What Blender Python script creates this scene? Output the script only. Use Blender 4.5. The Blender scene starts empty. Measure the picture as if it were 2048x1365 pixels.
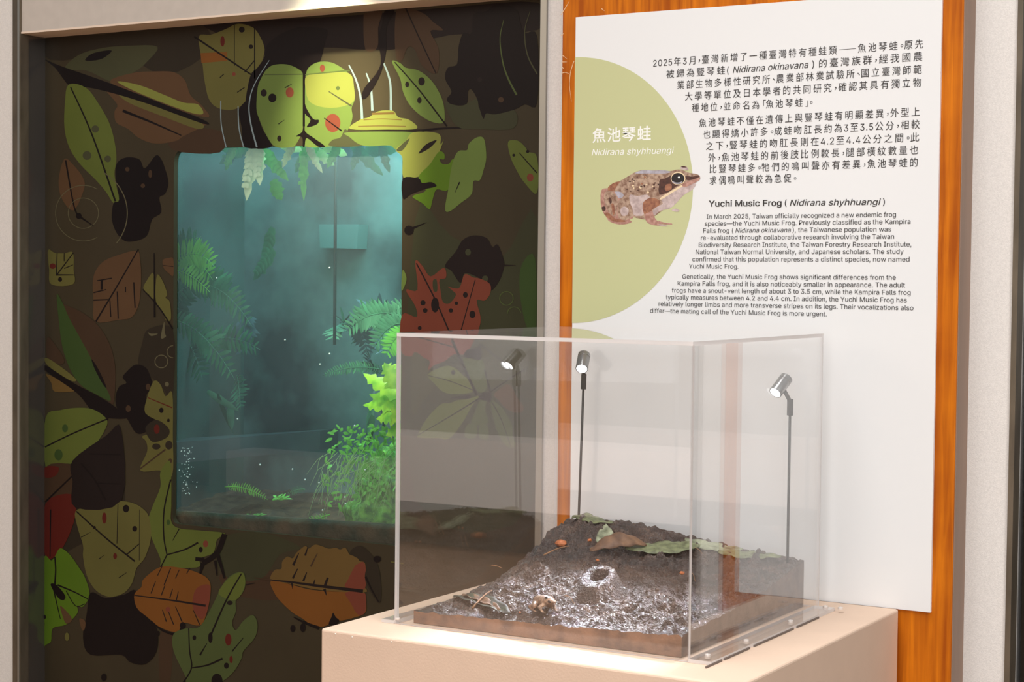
import bpy, bmesh, math, random
import numpy as np
from mathutils import Vector, Matrix, noise
random.seed(7)
S = bpy.context.scene
COL = S.collection

# ---------------------------------------------------------------- camera
FPX = 3550.0
YAW, PITCH, ROLL = -0.53580, 0.036775, 0.010288
CAM = np.array([0.0, 0.0, 1.52])
def _rot():
    cy, sy = math.cos(YAW), math.sin(YAW)
    Rz = np.array([[cy, -sy, 0], [sy, cy, 0], [0, 0, 1]])
    B = np.array([[1, 0, 0], [0, 0, -1], [0, 1, 0]])
    cp, sp = math.cos(PITCH), math.sin(PITCH)
    Rx = np.array([[1, 0, 0], [0, cp, -sp], [0, sp, cp]])
    cr, sr = math.cos(ROLL), math.sin(ROLL)
    Rr = np.array([[cr, -sr, 0], [sr, cr, 0], [0, 0, 1]])
    return Rr @ Rx @ B @ Rz
M = _rot()
def _ray(x, y): return M.T @ np.array([x - 1024, y - 682.5, FPX])
def at_y(x, y, Y):          # measured picture point -> its place on a wall plane
    d = _ray(x, y); p = CAM + d * (Y - CAM[1]) / d[1]; return Vector(p)
def at_z(x, y, Z):
    d = _ray(x, y); p = CAM + d * (Z - CAM[2]) / d[2]; return Vector(p)
cam_data = bpy.data.cameras.new('camera')
cam = bpy.data.objects.new('camera', cam_data); COL.objects.link(cam)
cam_data.sensor_width = 36; cam_data.lens = FPX / 2048 * 36; cam_data.clip_start = 0.05
mw = Matrix.Identity(4)
for i in range(3):
    mw[i][0] = M[0][i]; mw[i][1] = -M[1][i]; mw[i][2] = -M[2][i]; mw[i][3] = CAM[i]
cam.matrix_world = mw
S.camera = cam

# ---------------------------------------------------------------- light, exposure
S.view_settings.view_transform = 'Standard'
S.view_settings.look = 'None'
S.view_settings.exposure = -0.09
S.view_settings.gamma = 1.0
S.view_settings.use_curve_mapping = False
S.cycles.max_bounces = 14; S.cycles.transparent_max_bounces = 32
S.cycles.glossy_bounces = 8; S.cycles.caustics_reflective = False
w = bpy.data.worlds.new('world'); S.world = w; w.use_nodes = True
w.node_tree.nodes['Background'].inputs[0].default_value = (.92, .97, 1.0, 1)
w.node_tree.nodes['Background'].inputs[1].default_value = 0.40
def area(name, loc, target, size, energy, color=(1, 1, 1), sy=None, spread=None):
    l = bpy.data.lights.new(name, 'AREA'); l.energy = energy; l.size = size; l.color = color
    if sy: l.shape = 'RECTANGLE'; l.size_y = sy
    if spread: l.spread = spread
    o = bpy.data.objects.new(name, l); COL.objects.link(o); o.location = loc
    o.rotation_euler = (Vector(target) - Vector(loc)).to_track_quat('-Z', 'Y').to_euler()
    return o
def spot(name, loc, target, energy, color, angle, blend=.5, radius=.01):
    l = bpy.data.lights.new(name, 'SPOT'); l.energy = energy; l.color = color
    l.spot_size = angle; l.spot_blend = blend; l.shadow_soft_size = radius
    o = bpy.data.objects.new(name, l); COL.objects.link(o); o.location = loc
    o.rotation_euler = (Vector(target) - Vector(loc)).to_track_quat('-Z', 'Y').to_euler()
    return o
area('ceiling_light_front', (-1.0, 1.0, 3.1), (-1.15, 2.35, 1.0), 1.1, 15, (1, .985, .97))
area('plinth_top_fill', (-1.2, 1.98, 2.85), (-1.2, 2.08, 1.0), .5, 4, (1, .985, .965), spread=math.radians(62))  # added fill that whitens the plinth top, kept narrow to spare the board
area('front_fill', (0.6, -2.2, 2.2), (-1.2, 2.7, 1.4), 2.4, 76, (.965, .985, 1))  # added soft fill from behind the camera, evens out the board
area('ceiling_light_left', (-3.2, 0.2, 2.6), (-1.5, 2.3, 1.0), 0.8, 9, (1, .80, .62))
area('right_fill', (1.5, 0.8, 2.6), (-0.9, 2.5, 1.0), 1.0, 40, (1, .97, .94))  # added fill for the dark right face of the plinth
area('back_room_fill', (-4.7, -1.6, 2.85), (-4.8, -4, .3), 1.6, 225, (1, .95, .92))  # added to brighten the unseen back room mirrored in the case
spot('mural_spotlight', (-2.02, 2.36, 2.46), tuple(at_y(690, 300, 2.853)), 150, (1, .98, .66), math.radians(28), 1.0, .02)

# ---------------------------------------------------------------- materials
def srgb(r, g, b):
    f = lambda c: (c / 255 / 12.92) if c / 255 <= .04045 else ((c / 255 + .055) / 1.055) ** 2.4
    return (f(r), f(g), f(b), 1)
def mat(name, color, rough=.5, metal=0.0, var=0.0, vscale=8, bump=0.0, bscale=60, spec=.5, coat=0, color2=None,
        stretch=None, emit=None, estr=0, trans=0, detail=4):
    m = bpy.data.materials.new(name); m.use_nodes = True
    nt = m.node_tree; N = nt.nodes; L = nt.links; p = N['Principled BSDF']
    p.inputs['Base Color'].default_value = color
    p.inputs['Roughness'].default_value = rough; p.inputs['Metallic'].default_value = metal
    p.inputs['Specular IOR Level'].default_value = spec; p.inputs['Coat Weight'].default_value = coat
    p.inputs['Coat Roughness'].default_value = .05
    if trans: p.inputs['Transmission Weight'].default_value = trans
    if emit: p.inputs['Emission Color'].default_value = emit; p.inputs['Emission Strength'].default_value = estr
    tc = N.new('ShaderNodeTexCoord'); src = tc.outputs['Object']
    if stretch:
        mp = N.new('ShaderNodeMapping'); mp.inputs['Scale'].default_value = stretch
        L.new(src, mp.inputs['Vector']); src = mp.outputs['Vector']
    if var or color2:
        n = N.new('ShaderNodeTexNoise'); n.inputs['Scale'].default_value = vscale; n.inputs['Detail'].default_value = detail
        L.new(src, n.inputs['Vector'])
        r = N.new('ShaderNodeValToRGB')
        c2 = color2 or tuple(c * (1 - var) for c in color[:3]) + (1,)
        r.color_ramp.elements[0].position = .35; r.color_ramp.elements[0].color = c2
        r.color_ramp.elements[1].position = .65; r.color_ramp.elements[1].color = color
        L.new(n.outputs['Fac'], r.inputs['Fac']); L.new(r.outputs['Color'], p.inputs['Base Color'])
    if bump:
        n2 = N.new('ShaderNodeTexNoise'); n2.inputs['Scale'].default_value = bscale; n2.inputs['Detail'].default_value = 5
        L.new(src, n2.inputs['Vector'])
        b = N.new('ShaderNodeBump'); b.inputs['Strength'].default_value = bump; b.inputs['Distance'].default_value = .002
        L.new(n2.outputs['Fac'], b.inputs['Height']); L.new(b.outputs['Normal'], p.inputs['Normal'])
    return m
def pane_mat(name, ior=1.49, haze=0.0, haze_col=(1, 1, 1, 1), scratch=False, hazescale=3, tint=(1, 1, 1, 1), rough=0.0):
    """clear sheet: Fresnel reflection on both faces, straight-through transmission, optional film of dust"""
    m = bpy.data.materials.new(name); m.use_nodes = True
    nt = m.node_tree; N = nt.nodes; L = nt.links; N.clear()
    out = N.new('ShaderNodeOutputMaterial'); geo = N.new('ShaderNodeNewGeometry')
    mi = N.new('ShaderNodeMix'); mi.data_type = 'FLOAT'
    mi.inputs[2].default_value = ior; mi.inputs[3].default_value = 1 / ior
    L.new(geo.outputs['Backfacing'], mi.inputs[0])
    fr = N.new('ShaderNodeFresnel'); L.new(mi.outputs[0], fr.inputs['IOR'])
    tr = N.new('ShaderNodeBsdfTransparent'); tr.inputs[0].default_value = tint
    gl = N.new('ShaderNodeBsdfGlossy'); gl.inputs['Roughness'].default_value = rough; gl.inputs['Color'].default_value = (1, 1, 1, 1)
    base = tr.outputs[0]
    if haze:
        df = N.new('ShaderNodeBsdfDiffuse'); df.inputs[0].default_value = haze_col
        tl = N.new('ShaderNodeBsdfTranslucent'); tl.inputs[0].default_value = haze_col
        ad = N.new('ShaderNodeMixShader'); ad.inputs[0].default_value = .6
        L.new(df.outputs[0], ad.inputs[1]); L.new(tl.outputs[0], ad.inputs[2])
        tc = N.new('ShaderNodeTexCoord'); n = N.new('ShaderNodeTexNoise'); n.inputs['Scale'].default_value = hazescale
        n.inputs['Detail'].default_value = 6; L.new(tc.outputs['Object'], n.inputs['Vector'])
        mr = N.new('ShaderNodeMapRange'); mr.inputs[1].default_value = .3; mr.inputs[2].default_value = .7
        mr.inputs[3].default_value = haze * .6; mr.inputs[4].default_value = haze * 1.4
        L.new(n.outputs['Fac'], mr.inputs[0])
        mx0 = N.new('ShaderNodeMixShader'); L.new(mr.outputs[0], mx0.inputs[0])
        L.new(tr.outputs[0], mx0.inputs[1]); L.new(ad.outputs[0], mx0.inputs[2]); base = mx0.outputs[0]
    mx = N.new('ShaderNodeMixShader'); L.new(fr.outputs[0], mx.inputs[0])
    L.new(base, mx.inputs[1]); L.new(gl.outputs[0], mx.inputs[2]); L.new(mx.outputs[0], out.inputs[0])
    return m
def wood_mat(name, c1, c2):
    m = bpy.data.materials.new(name); m.use_nodes = True
    nt = m.node_tree; N = nt.nodes; L = nt.links; p = N['Principled BSDF']
    tc = N.new('ShaderNodeTexCoord'); mp = N.new('ShaderNodeMapping'); mp.inputs['Scale'].default_value = (1, 1, .045)
    L.new(tc.outputs['Object'], mp.inputs['Vector'])
    n1 = N.new('ShaderNodeTexNoise'); n1.inputs['Scale'].default_value = 90; n1.inputs['Detail'].default_value = 6; n1.inputs['Distortion'].default_value = .6
    L.new(mp.outputs[0], n1.inputs['Vector'])
    n2 = N.new('ShaderNodeTexNoise'); n2.inputs['Scale'].default_value = 7; n2.inputs['Detail'].default_value = 3
    L.new(tc.outputs['Object'], n2.inputs['Vector'])
    ad = N.new('ShaderNodeMath'); ad.operation = 'ADD'
    ml = N.new('ShaderNodeMath'); ml.operation = 'MULTIPLY'; ml.inputs[1].default_value = .55
    L.new(n2.outputs['Fac'], ml.inputs[0]); L.new(n1.outputs['Fac'], ad.inputs[0]); L.new(ml.outputs[0], ad.inputs[1])
    r = N.new('ShaderNodeValToRGB'); r.color_ramp.elements[0].position = .58; r.color_ramp.elements[1].position = .98
    r.color_ramp.elements[0].color = c2; r.color_ramp.elements[1].color = c1
    L.new(ad.outputs[0], r.inputs['Fac']); L.new(r.outputs['Color'], p.inputs['Base Color'])
    p.inputs['Roughness'].default_value = .5; p.inputs['Specular IOR Level'].default_value = .2
    b = N.new('ShaderNodeBump'); b.inputs['Strength'].default_value = .12; b.inputs['Distance'].default_value = .001
    L.new(n1.outputs['Fac'], b.inputs['Height']); L.new(b.outputs['Normal'], p.inputs['Normal'])
    return m

# ---------------------------------------------------------------- object helpers
def link(name, me, parent=None, m=None):
    o = bpy.data.objects.new(name, me); COL.objects.link(o)
    if parent: o.parent = parent
    if m:
        for x in (m if isinstance(m, (list, tuple)) else [m]): me.materials.append(x)
    return o
def tag(o, label, cat, group=None):
    o['label'] = label; o['category'] = cat
    if group: o['group'] = group
    return o
def struct(o, label=None, cat='setting'):
    o['kind'] = 'structure'
    if label: o['label'] = label
    return o
def empty(name, loc=(0, 0, 0)):
    o = bpy.data.objects.new(name, None); COL.objects.link(o); o.empty_display_size = .05; o.location = (0, 0, 0); return o
def mesh_from(name, v, f, smooth=False, mi=None):
    me = bpy.data.meshes.new(name); me.from_pydata([tuple(p) for p in v], [], f)
    if smooth: me.polygons.foreach_set('use_smooth', [True] * len(me.polygons))
    if mi is not None: me.polygons.foreach_set('material_index', mi)
    me.update(); return me
def box_bm(bm, x0, x1, y0, y1, z0, z1):
    vs = [bm.verts.new(p) for p in ((x0, y0, z0), (x1, y0, z0), (x1, y1, z0), (x0, y1, z0), (x0, y0, z1), (x1, y0, z1), (x1, y1, z1), (x0, y1, z1))]
    for f in ((3, 2, 1, 0), (4, 5, 6, 7), (0, 1, 5, 4), (1, 2, 6, 5), (2, 3, 7, 6), (3, 0, 4, 7)):
        bm.faces.new([vs[i] for i in f])
def box(name, x0, x1, y0, y1, z0, z1, m, parent=None, bevel=0, seg=2):
    bm = bmesh.new(); box_bm(bm, x0, x1, y0, y1, z0, z1)
    if bevel: bmesh.ops.bevel(bm, geom=bm.edges[:], offset=bevel, segments=seg, affect='EDGES', profile=.5)
    me = bpy.data.meshes.new(name); bm.to_mesh(me); bm.free()
    return link(name, me, parent, m)
def tube_mesh(name, pts, radii, seg=10, cap=True):
    pts = [Vector(p) for p in pts]
    if not hasattr(radii, '__len__'): radii = [radii] * len(pts)
    v, f = [], []; prev = None
    for i, p in enumerate(pts):
        t = (pts[min(i + 1, len(pts) - 1)] - pts[max(i - 1, 0)]).normalized()
        if prev is None:
            a = Vector((0, 0, 1)) if abs(t.z) < .9 else Vector((1, 0, 0)); u = t.cross(a).normalized()
        else: u = (prev - t * prev.dot(t)).normalized()
        prev = u; w_ = t.cross(u)
        for k in range(seg):
            an = 2 * math.pi * k / seg; v.append(p + (u * math.cos(an) + w_ * math.sin(an)) * radii[i])
    for i in range(len(pts) - 1):
        for k in range(seg):
            a, b = i * seg + k, i * seg + (k + 1) % seg; f.append((a, b, b + seg, a + seg))
    if cap: f.append(tuple(range(seg))[::-1]); f.append(tuple(range((len(pts) - 1) * seg, len(pts) * seg)))
    return mesh_from(name, v, f, True)
def lathe(name, o, ax, prof, seg=28):
    o = Vector(o); ax = Vector(ax).normalized(); a = Vector((0, 0, 1)) if abs(ax.z) < .9 else Vector((1, 0, 0))
    u = ax.cross(a).normalized(); w_ = ax.cross(u); v, f = [], []
    for d, r_ in prof:
        for k in range(seg):
            an = 2 * math.pi * k / seg; v.append(o + ax * d + (u * math.cos(an) + w_ * math.sin(an)) * r_)
    for i in range(len(prof) - 1):
        for k in range(seg): p, q = i * seg + k, i * seg + (k + 1) % seg; f.append((p, q, q + seg, p + seg))
    me = mesh_from(name, v, f, True)
    try: me.set_sharp_from_angle(angle=math.radians(35))
    except Exception: pass
    return me
def cr_closed(P, n=4):
    out = []; L_ = len(P)
    for i in range(L_):
        p0, p1, p2, p3 = P[i - 1], P[i], P[(i + 1) % L_], P[(i + 2) % L_]
        for k in range(n):
            t = k / n
            out.append(tuple(.5 * ((2 * p1[j]) + (-p0[j] + p2[j]) * t + (2 * p0[j] - 5 * p1[j] + 4 * p2[j] - p3[j]) * t * t + (-p0[j] + 3 * p1[j] - 3 * p2[j] + p3[j]) * t ** 3) for j in range(2)))
    return out
def cr_open(P, n=6):
    Q = [P[0]] + list(P) + [P[-1]]; out = []
    for i in range(1, len(Q) - 2):
        p0, p1, p2, p3 = Q[i - 1:i + 3]
        for k in range(n):
            t = k / n
            out.append(tuple(.5 * ((2 * p1[j]) + (-p0[j] + p2[j]) * t + (2 * p0[j] - 5 * p1[j] + 4 * p2[j] - p3[j]) * t * t + (-p0[j] + 3 * p1[j] - 3 * p2[j] + p3[j]) * t ** 3) for j in range(len(P[0]))))
    out.append(tuple(P[-1])); return out
def stroke(P, w0, w1=None, n=6):
    """outline polygon of a tapering line"""
    w1 = w0 if w1 is None else w1
    Q = cr_open(P, n) if len(P) > 2 else P
    L_, R_ = [], []
    for i, p in enumerate(Q):
        a, b = Q[max(i - 1, 0)], Q[min(i + 1, len(Q) - 1)]
        dx, dy = b[0] - a[0], b[1] - a[1]; d = math.hypot(dx, dy) or 1
        t = i / (len(Q) - 1); ww = (w0 + (w1 - w0) * t) / 2
        L_.append((p[0] - dy / d * ww, p[1] + dx / d * ww)); R_.append((p[0] + dy / d * ww, p[1] - dx / d * ww))
    return L_ + R_[::-1]
def ell(cx, cy, rx, ry=None, n=20, rot=0):
    ry = ry or rx
    return [(cx + rx * math.cos(a) * math.cos(rot) - ry * math.sin(a) * math.sin(rot), cy + rx * math.cos(a) * math.sin(rot) + ry * math.sin(a) * math.cos(rot)) for a in [2 * math.pi * k / n for k in range(n)]]

# ================================================================ STRUCTURE
M_post = mat('speckled beige stone paint', srgb(240, 235, 230), .85, var=.10, vscale=420, bump=.35, bscale=600)
M_lintel = mat('beige painted lintel', srgb(206, 196, 186), .7, var=.05, vscale=40)
M_lip = mat('pinkish lintel underside', srgb(240, 218, 198), .6)
M_alu = mat('aluminium channel', srgb(170, 168, 160), .38, metal=.7, var=.15, vscale=5, stretch=(1, 1, .2))
M_alud = mat('worn bronze channel', srgb(120, 108, 92), .45, metal=.5, var=.35, vscale=30, stretch=(1, 1, .3))
M_wood = wood_mat('orange varnished wood', srgb(220, 124, 14), srgb(164, 78, 4))
M_dark = mat('dark glossy side panel', srgb(46, 42, 36), .12, spec=.9, coat=.6)
M_floor = mat('warm bounce floor', srgb(192, 156, 126), .5, var=.2, vscale=120)  # out-of-view floor, tinted warm so its bounce warms the plinth front
M_room = mat('far room wall', srgb(150, 140, 128), .9, var=.12, vscale=1.2)
M_bench = mat('pale far counter', srgb(240, 226, 218), .8)
WP, YM, YW = 2.78, 2.853, 2.72           # post front, mural plane, wood front

struct(box('floor', -11, 3, -4, 3.6, -.05, 0, M_floor))
# left and middle and right stone posts
XL = -2.898
xpl = at_y(28, 700, WP).x
struct(box('trim_1', -6, xpl, WP, 3.0, 0, 2.9, M_post), 'speckled beige post at the far left')
t = struct(box('trim_2', xpl, XL + .004, WP - .004, WP + .02, 0, 2.9, M_alud), 'worn metal channel edging the left post')
box('edge_bead', XL - .003, XL + .002, WP - .006, WP + .02, 0, 2.9, M_alu, t)
xm0, xm1 = at_y(1079, 500, WP).x, at_y(1091, 500, WP).x
struct(box('trim_3', xm1, -1.50, WP, 3.0, 0, 2.9, M_post), 'speckled beige post left of the wooden board')
struct(box('trim_4', xm0, xm1, WP - .006, 2.90, 0, 2.9, M_alu), 'pale aluminium channel right of the mural')
xr1 = at_y(2023, 700, WP).x; xr2 = at_y(2034, 700, WP).x
struct(box('trim_5', -.83, xr1, WP, 3.0, 0, 2.9, M_post), 'speckled beige post at the far right')
struct(box('trim_6', xr1, xr2, WP - .004, WP + .03, 0, 2.9, M_alud), 'worn metal channel edging the right post')
struct(box('wall_right', xr2, 1.6, WP + .06, WP + .1, 0, 2.9, M_dark), 'dark panel beyond the right post')
# side reveal of the mural recess (dark, glossy: mirrors the mural)
M_reveal = mat('dark glossy reveal', srgb(150, 144, 138), .2, metal=.85, var=.2, vscale=4, spec=.6)
struct(box('wall_left', XL - .02, XL, WP + .016, YM + .03, 0, 2.9, M_reveal), 'dark glossy side of the mural recess')
# wall behind everything, lintel
struct(box('wall_front', -3.25, 1.6, 3.45, 3.5, 0, 2.9, M_room))
lz0 = at_y(500, 29, WP).z
l = struct(box('trim_7', XL, xm0, WP, 2.93, lz0 + .004, 2.9, M_lintel), 'beige lintel over the mural')
box('drip_edge', XL, xm0, WP - .002, YM + .001, lz0, lz0 + .004, M_lip, l)
# room behind the camera, seen only mirrored in the acrylic and the glass
struct(box('wall_back', -6, 3, -4.05, -4, 0, 2.9, M_room))
struct(box('trim_8', -6.0, -3.0, -4.0, -3.7, .28, .64, M_bench))
struct(box('trim_9', -7.87, -6.2, -4.0, -3.7, .0, .30, M_bench))
struct(box('trim_10', -8.02, -7.87, -3.85, -3.7, 0, 1.4, M_room))
struct(box('wall_back_left', -11, -6, -4.05, -4, 0, 2.9, M_dark))
# wooden backing board
wr = -.8115; wl = at_y(1121, 400, YW).x
wood = struct(box('wall_centre', wl, wr, YW, 2.95, 0, 2.9, M_wood, bevel=.0015), 'orange varnished wooden board behind the sign')
M_wside = mat('dull brown board edge', srgb(150, 122, 104), .5, var=.15, vscale=30, stretch=(1, 1, .1))
box('edge_strip', wr, wr + .0015, YW + .002, WP, 0, 2.9, M_wside, wood)
M_scr = mat('pale scratches', srgb(236, 196, 150), .6)
def flat_part(name, polys, m, Y, parent, smooth=False):
    v, f = [], []
    for P in polys:
        b = len(v); q = [at_y(x, y, Y) for x, y in P]; v += [(p.x, Y, p.z) for p in q]; f.append(tuple(range(b, len(v))))
    me = mesh_from(name, v, f); return link(name, me, parent, m)
scr = []
for a in ([(1122, 30), (1133, 12), (1139, 2)], [(1124, 110), (1134, 118)], [(1123, 124), (1134, 124)], [(1123, 147), (1130, 145), (1139, 148)],
          [(1148, 122), (1141, 145), (1139, 172), (1143, 203)], [(1124, 134), (1128, 138)], [(1203, 17), (1209, 22)], [(1122, 72), (1128, 66)], [(1121, 262), (1124, 265)]):
    scr.append(stroke(a, 1.6, .5))
flat_part('scratch_mark', scr, M_scr, YW - .0004, wood)

# ================================================================ SIGN BOARD
M_board = mat('matt white board', srgb(236, 236, 236), .55)
M_sage = mat('sage green print', srgb(200, 202, 152), .55)
M_ink = mat('charcoal ink', srgb(44, 38, 36), .6)
M_white = mat('white ink', srgb(250, 250, 244), .6)
YB = 2.7135
bx0, bx1 = -1.4897, -.8437; bz0 = at_y(1857, 1226, YB).z; bz1 = 1.969
sign = empty('information_sign')
tag(sign, 'white information sign with sage green disc, frog picture and black text on wooden board', 'sign')
box('backing_board', bx0, bx1, YB, YW, bz0, bz1, M_board, sign, bevel=.0006)
# disc clipped at the board's left edge
ct, cb, crx = at_y(1165, 114, YB), at_y(1165, 647, YB), at_y(1386, 378, YB)
R = (ct.z - cb.z) / 2; cz = (ct.z + cb.z) / 2; cx = crx.x - R
pts = []
for k in range(129):
    a = -math.pi / 2 - .9 + (math.pi + 1.8) * k / 128
    x, z = cx + R * math.cos(a), cz + R * math.sin(a)
    if x >= bx0: pts.append((x, z))
zt = pts[-1][1]; zb = pts[0][1]
pts = [(bx0, zb)] + pts + [(bx0, zt)]
link('green_disc', mesh_from('green_disc', [(x, YB - .0003, z) for x, z in pts], [tuple(range(len(pts)))]), sign, M_sage)

# lettering: glyph meshes taken from Blender's own font, laid out along measured base lines
_cache = {}
try:      # the sans face that ships inside Blender itself; its built-in face is used if it is not there
    FONT = bpy.data.fonts.load(bpy.utils.system_resource('DATAFILES', path='fonts') + '/Inter.woff2')
except Exception:
    FONT = None
fscale = [1.0]
def glyph(s, bold):
    key = (s, bold)
    if key in _cache: return _cache[key]
    c = bpy.data.curves.new('lettering', 'FONT'); c.body = s; c.size = 1; c.resolution_u = 3 if len(s) > 1 else 2
    c.offset = bold; c.fill_mode = 'FRONT'
    sans = bool(FONT and len(s) and max(map(ord, s)) < 0x2500)
    if sans: c.font = FONT
    o = bpy.data.objects.new('lettering', c); COL.objects.link(o)
    dg = bpy.context.evaluated_depsgraph_get()
    def grab(ob):
        me = bpy.data.meshes.new_from_object(ob.evaluated_get(bpy.context.evaluated_depsgraph_get())); n = len(me.vertices)
        co = np.zeros(n * 3); me.vertices.foreach_get('co', co); fs = [tuple(p.vertices) for p in me.polygons]; bpy.data.meshes.remove(me)
        co = co.reshape(-1, 3).copy(); co[:, 2] = 0; return co, fs
    co, fs = grab(o)
    if sans:     # a few letters (K, k, 4) are drawn as overlapping strokes: fill those strokes one by one so they unite
        solids = []
        for sp in o.to_curve(dg).splines:
            P = [(tuple(p.co), tuple(p.handle_left), tuple(p.handle_right)) for p in sp.bezier_points]
            A = sum(P[k - 1][0][0] * P[k][0][1] - P[k][0][0] * P[k - 1][0][1] for k in range(len(P)))
            xs, ys = [p[0][0] for p in P], [p[0][1] for p in P]
            if A < 0: solids.append((P, (min(xs), max(xs), min(ys), max(ys))))
        o.to_curve_clear(); bad = set(); boxes = []
        for a in range(len(solids)):
            for b in range(a):
                p, q = solids[a][1], solids[b][1]
                w_, h_ = min(p[1], q[1]) - max(p[0], q[0]), min(p[3], q[3]) - max(p[2], q[2])
                if w_ > 0 and h_ > 0 and w_ * h_ > .3 * min((p[1] - p[0]) * (p[3] - p[2]), (q[1] - q[0]) * (q[3] - q[2])): bad |= {a, b}; boxes.append((min(p[0], q[0]), max(p[1], q[1]), min(p[2], q[2]), max(p[3], q[3])))
        for bb in boxes:
            fs = [f for f in fs if not (bb[0] - .002 <= co[list(f), 0].mean() <= bb[1] + .002 and bb[2] - .002 <= co[list(f), 1].mean() <= bb[3] + .002)]
        for a in sorted(bad):
            c2 = np.array([(p[0][0], p[0][1], (a % 3) / fscale[0]) for p in solids[a][0]]); f2 = [tuple(range(len(c2)))]      # straight strokes
            fs += [tuple(k + len(co) for k in f) for f in f2]; co = np.concatenate([co, c2])
        co = co * fscale[0]
    bpy.data.objects.remove(o); bpy.data.curves.remove(c)
    _cache[key] = (co, fs); return _cache[key]
if FONT:
    hh = glyph('H', 0)[0]; fscale[0] = .70 / (hh[:, 1].max() - hh[:, 1].min()); _cache.clear()
HALF = '，。、「」'
def cjk(c): return ord(c) > 0x2e00 and c not in HALF
def layout(segs, gap):
    """segs: list of (text, style, bold). returns verts (n,2), faces"""
    V, F, x, n = [], [], 0.0, 0
    for text, italic, bold in segs:
        run = ''; items = []
        for ch in text:
            if ord(ch) > 0x2500:
                if run: items.append(run); run = ''
                items.append(ch)
            elif gap and ch.isdigit():
                if run: items.append(run); run = ''
                items.append(ch)
            else: run += ch
        if run: items.append(run)
        for it in items:
            if it == '─':
                V.append(np.array([[x, .36, 0], [x + 1.02, .36, 0], [x + 1.02, .40, 0], [x, .40, 0]])); F.append([(n, n + 1, n + 2, n + 3)]); n += 4; x += 1.0; continue
            if not it.strip(): x += .3 * len(it); continue
            co, fs = glyph(it, bold)
            if len(co) == 0: x += .5; continue
            co = co.copy(); mn, mx = co[:, 0].min(), co[:, 0].max()
            if italic: co[:, 0] += co[:, 1] * .21
            if len(it) == 1 and it in HALF:
                co[:, 0] += x - mn + (.12 if it not in '「' else .25); adv = .5 if it not in '「」' else .55; co[:, 1] += {'。': .24, '，': .20, '、': .22}.get(it, 0)
            elif len(it) == 1 and cjk(it):
                wd = mx - mn; co[:, 0] += x + (1 - wd) / 2 - mn; adv = 1.0 + gap
            else:
                lead = len(it) - len(it.lstrip()); trail = len(it) - len(it.rstrip())
                x += .27 * lead
                co[:, 0] += x - mn; adv = (mx - mn) + (.09 + gap * .6 if gap else .06) + .27 * trail
            V.append(co); F.append([tuple(i + n for i in f) for f in fs]); n += len(co); x += adv
    return np.concatenate(V), [f for fs in F for f in fs]
def text_row(name, segs, p0, p1, em, gap, m, drop=0.0, parent=None):
    V, F = layout(segs, gap)
    a, b = at_y(*p0, YB), at_y(*p1, YB)
    W = (Vector((b.x, b.z)) - Vector((a.x, a.z))); mn, mx = V[:, 0].min(), V[:, 0].max()
    u = W.normalized(); up = Vector((-u.y, u.x)) ; sx = W.length / (mx - mn)
    # keep letters upright along a nearly level line
    X = (V[:, 0] - mn) * sx; Y_ = (V[:, 1] + drop) * em
    vs = [(a.x + u.x * X[i], YB - .0006 - .00004 * V[i, 2], a.z + u.y * X[i] + Y_[i]) for i in range(len(V))]
    o = link(name, mesh_from(name, vs, F), parent, m); return o
MPP = (at_y(1600, 300, YB) - at_y(1600, 301, YB)).length
def zz(ox, oy, s): return lambda x, y: (ox + x / s, oy + y / s)
za = zz(1270, 60, 3.4133)
rows = [("2025年3月，臺灣新增了一種臺灣特有種蛙類──魚池琴蛙。原先", (125, 255), (1967, 125)),
 (None, (215, 331), (1962, 210)),
 ("業部生物多樣性研究所、農業部林業試驗所、國立臺灣師範", (288, 406), (1958, 299)),
 ("大學等單位及日本學者的共同研究，確認其具有獨立物", (343, 484), (1955, 387)),
 ("種地位，並命名為「魚池琴蛙」。", (388, 561), (1213, 521)),
 ("魚池琴蛙不僅在遺傳上與豎琴蛙有明顯差異，外型上", (438, 664), (1943, 588)),
 ("也顯得嬌小許多。成蛙吻肛長約為3至3.5公分，相較", (465, 743), (1943, 674)),
 ("之下，豎琴蛙的吻肛長則在4.2至4.4公分之間。此", (485, 822), (1940, 762)),
 ("外，魚池琴蛙的前後肢比例較長，腿部橫紋數量也", (500, 901), (1933, 849)),
 ("比豎琴蛙多。牠們的鳴叫聲亦有差異，魚池琴蛙的", (510, 978), (1930, 934)),
 ("求偶鳴叫聲較為急促。", (510, 1058), (1102, 1040))]
for s, a, b in rows:
    segs = [(s, False, 0)] if s else [("被歸為豎琴蛙(", False, 0), (" Nidirana okinavana ", True, 0), (") 的臺灣族群，經我國農", False, 0)]
    text_row('text_line', segs, za(*a), za(*b), 19.2 * MPP, .2, M_ink, .075, sign)
zb_ = zz(1120, 60, 4.55)
text_row('heading_text', [("魚池琴蛙", False, .013)], zb_(296, 1028), zb_(828, 1004), 33 * MPP, .06, M_white, .08, sign)
text_row('heading_text', [("Nidirana shyhhuangi", True, .004)], zb_(290, 1143), zb_(1040, 1124), 19.2 * MPP, 0, M_white, 0, sign)
ze = zz(1280, 390, 3.4133)
text_row('heading_text', [("Yuchi Music Frog ", False, .014), ("( ", False, 0), ("Nidirana shyhhuangi ", True, .004), (")", False, 0)], ze(470, 80), ze(1672, 68), 17.2 * MPP, 0, M_ink, 0, sign)
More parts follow.
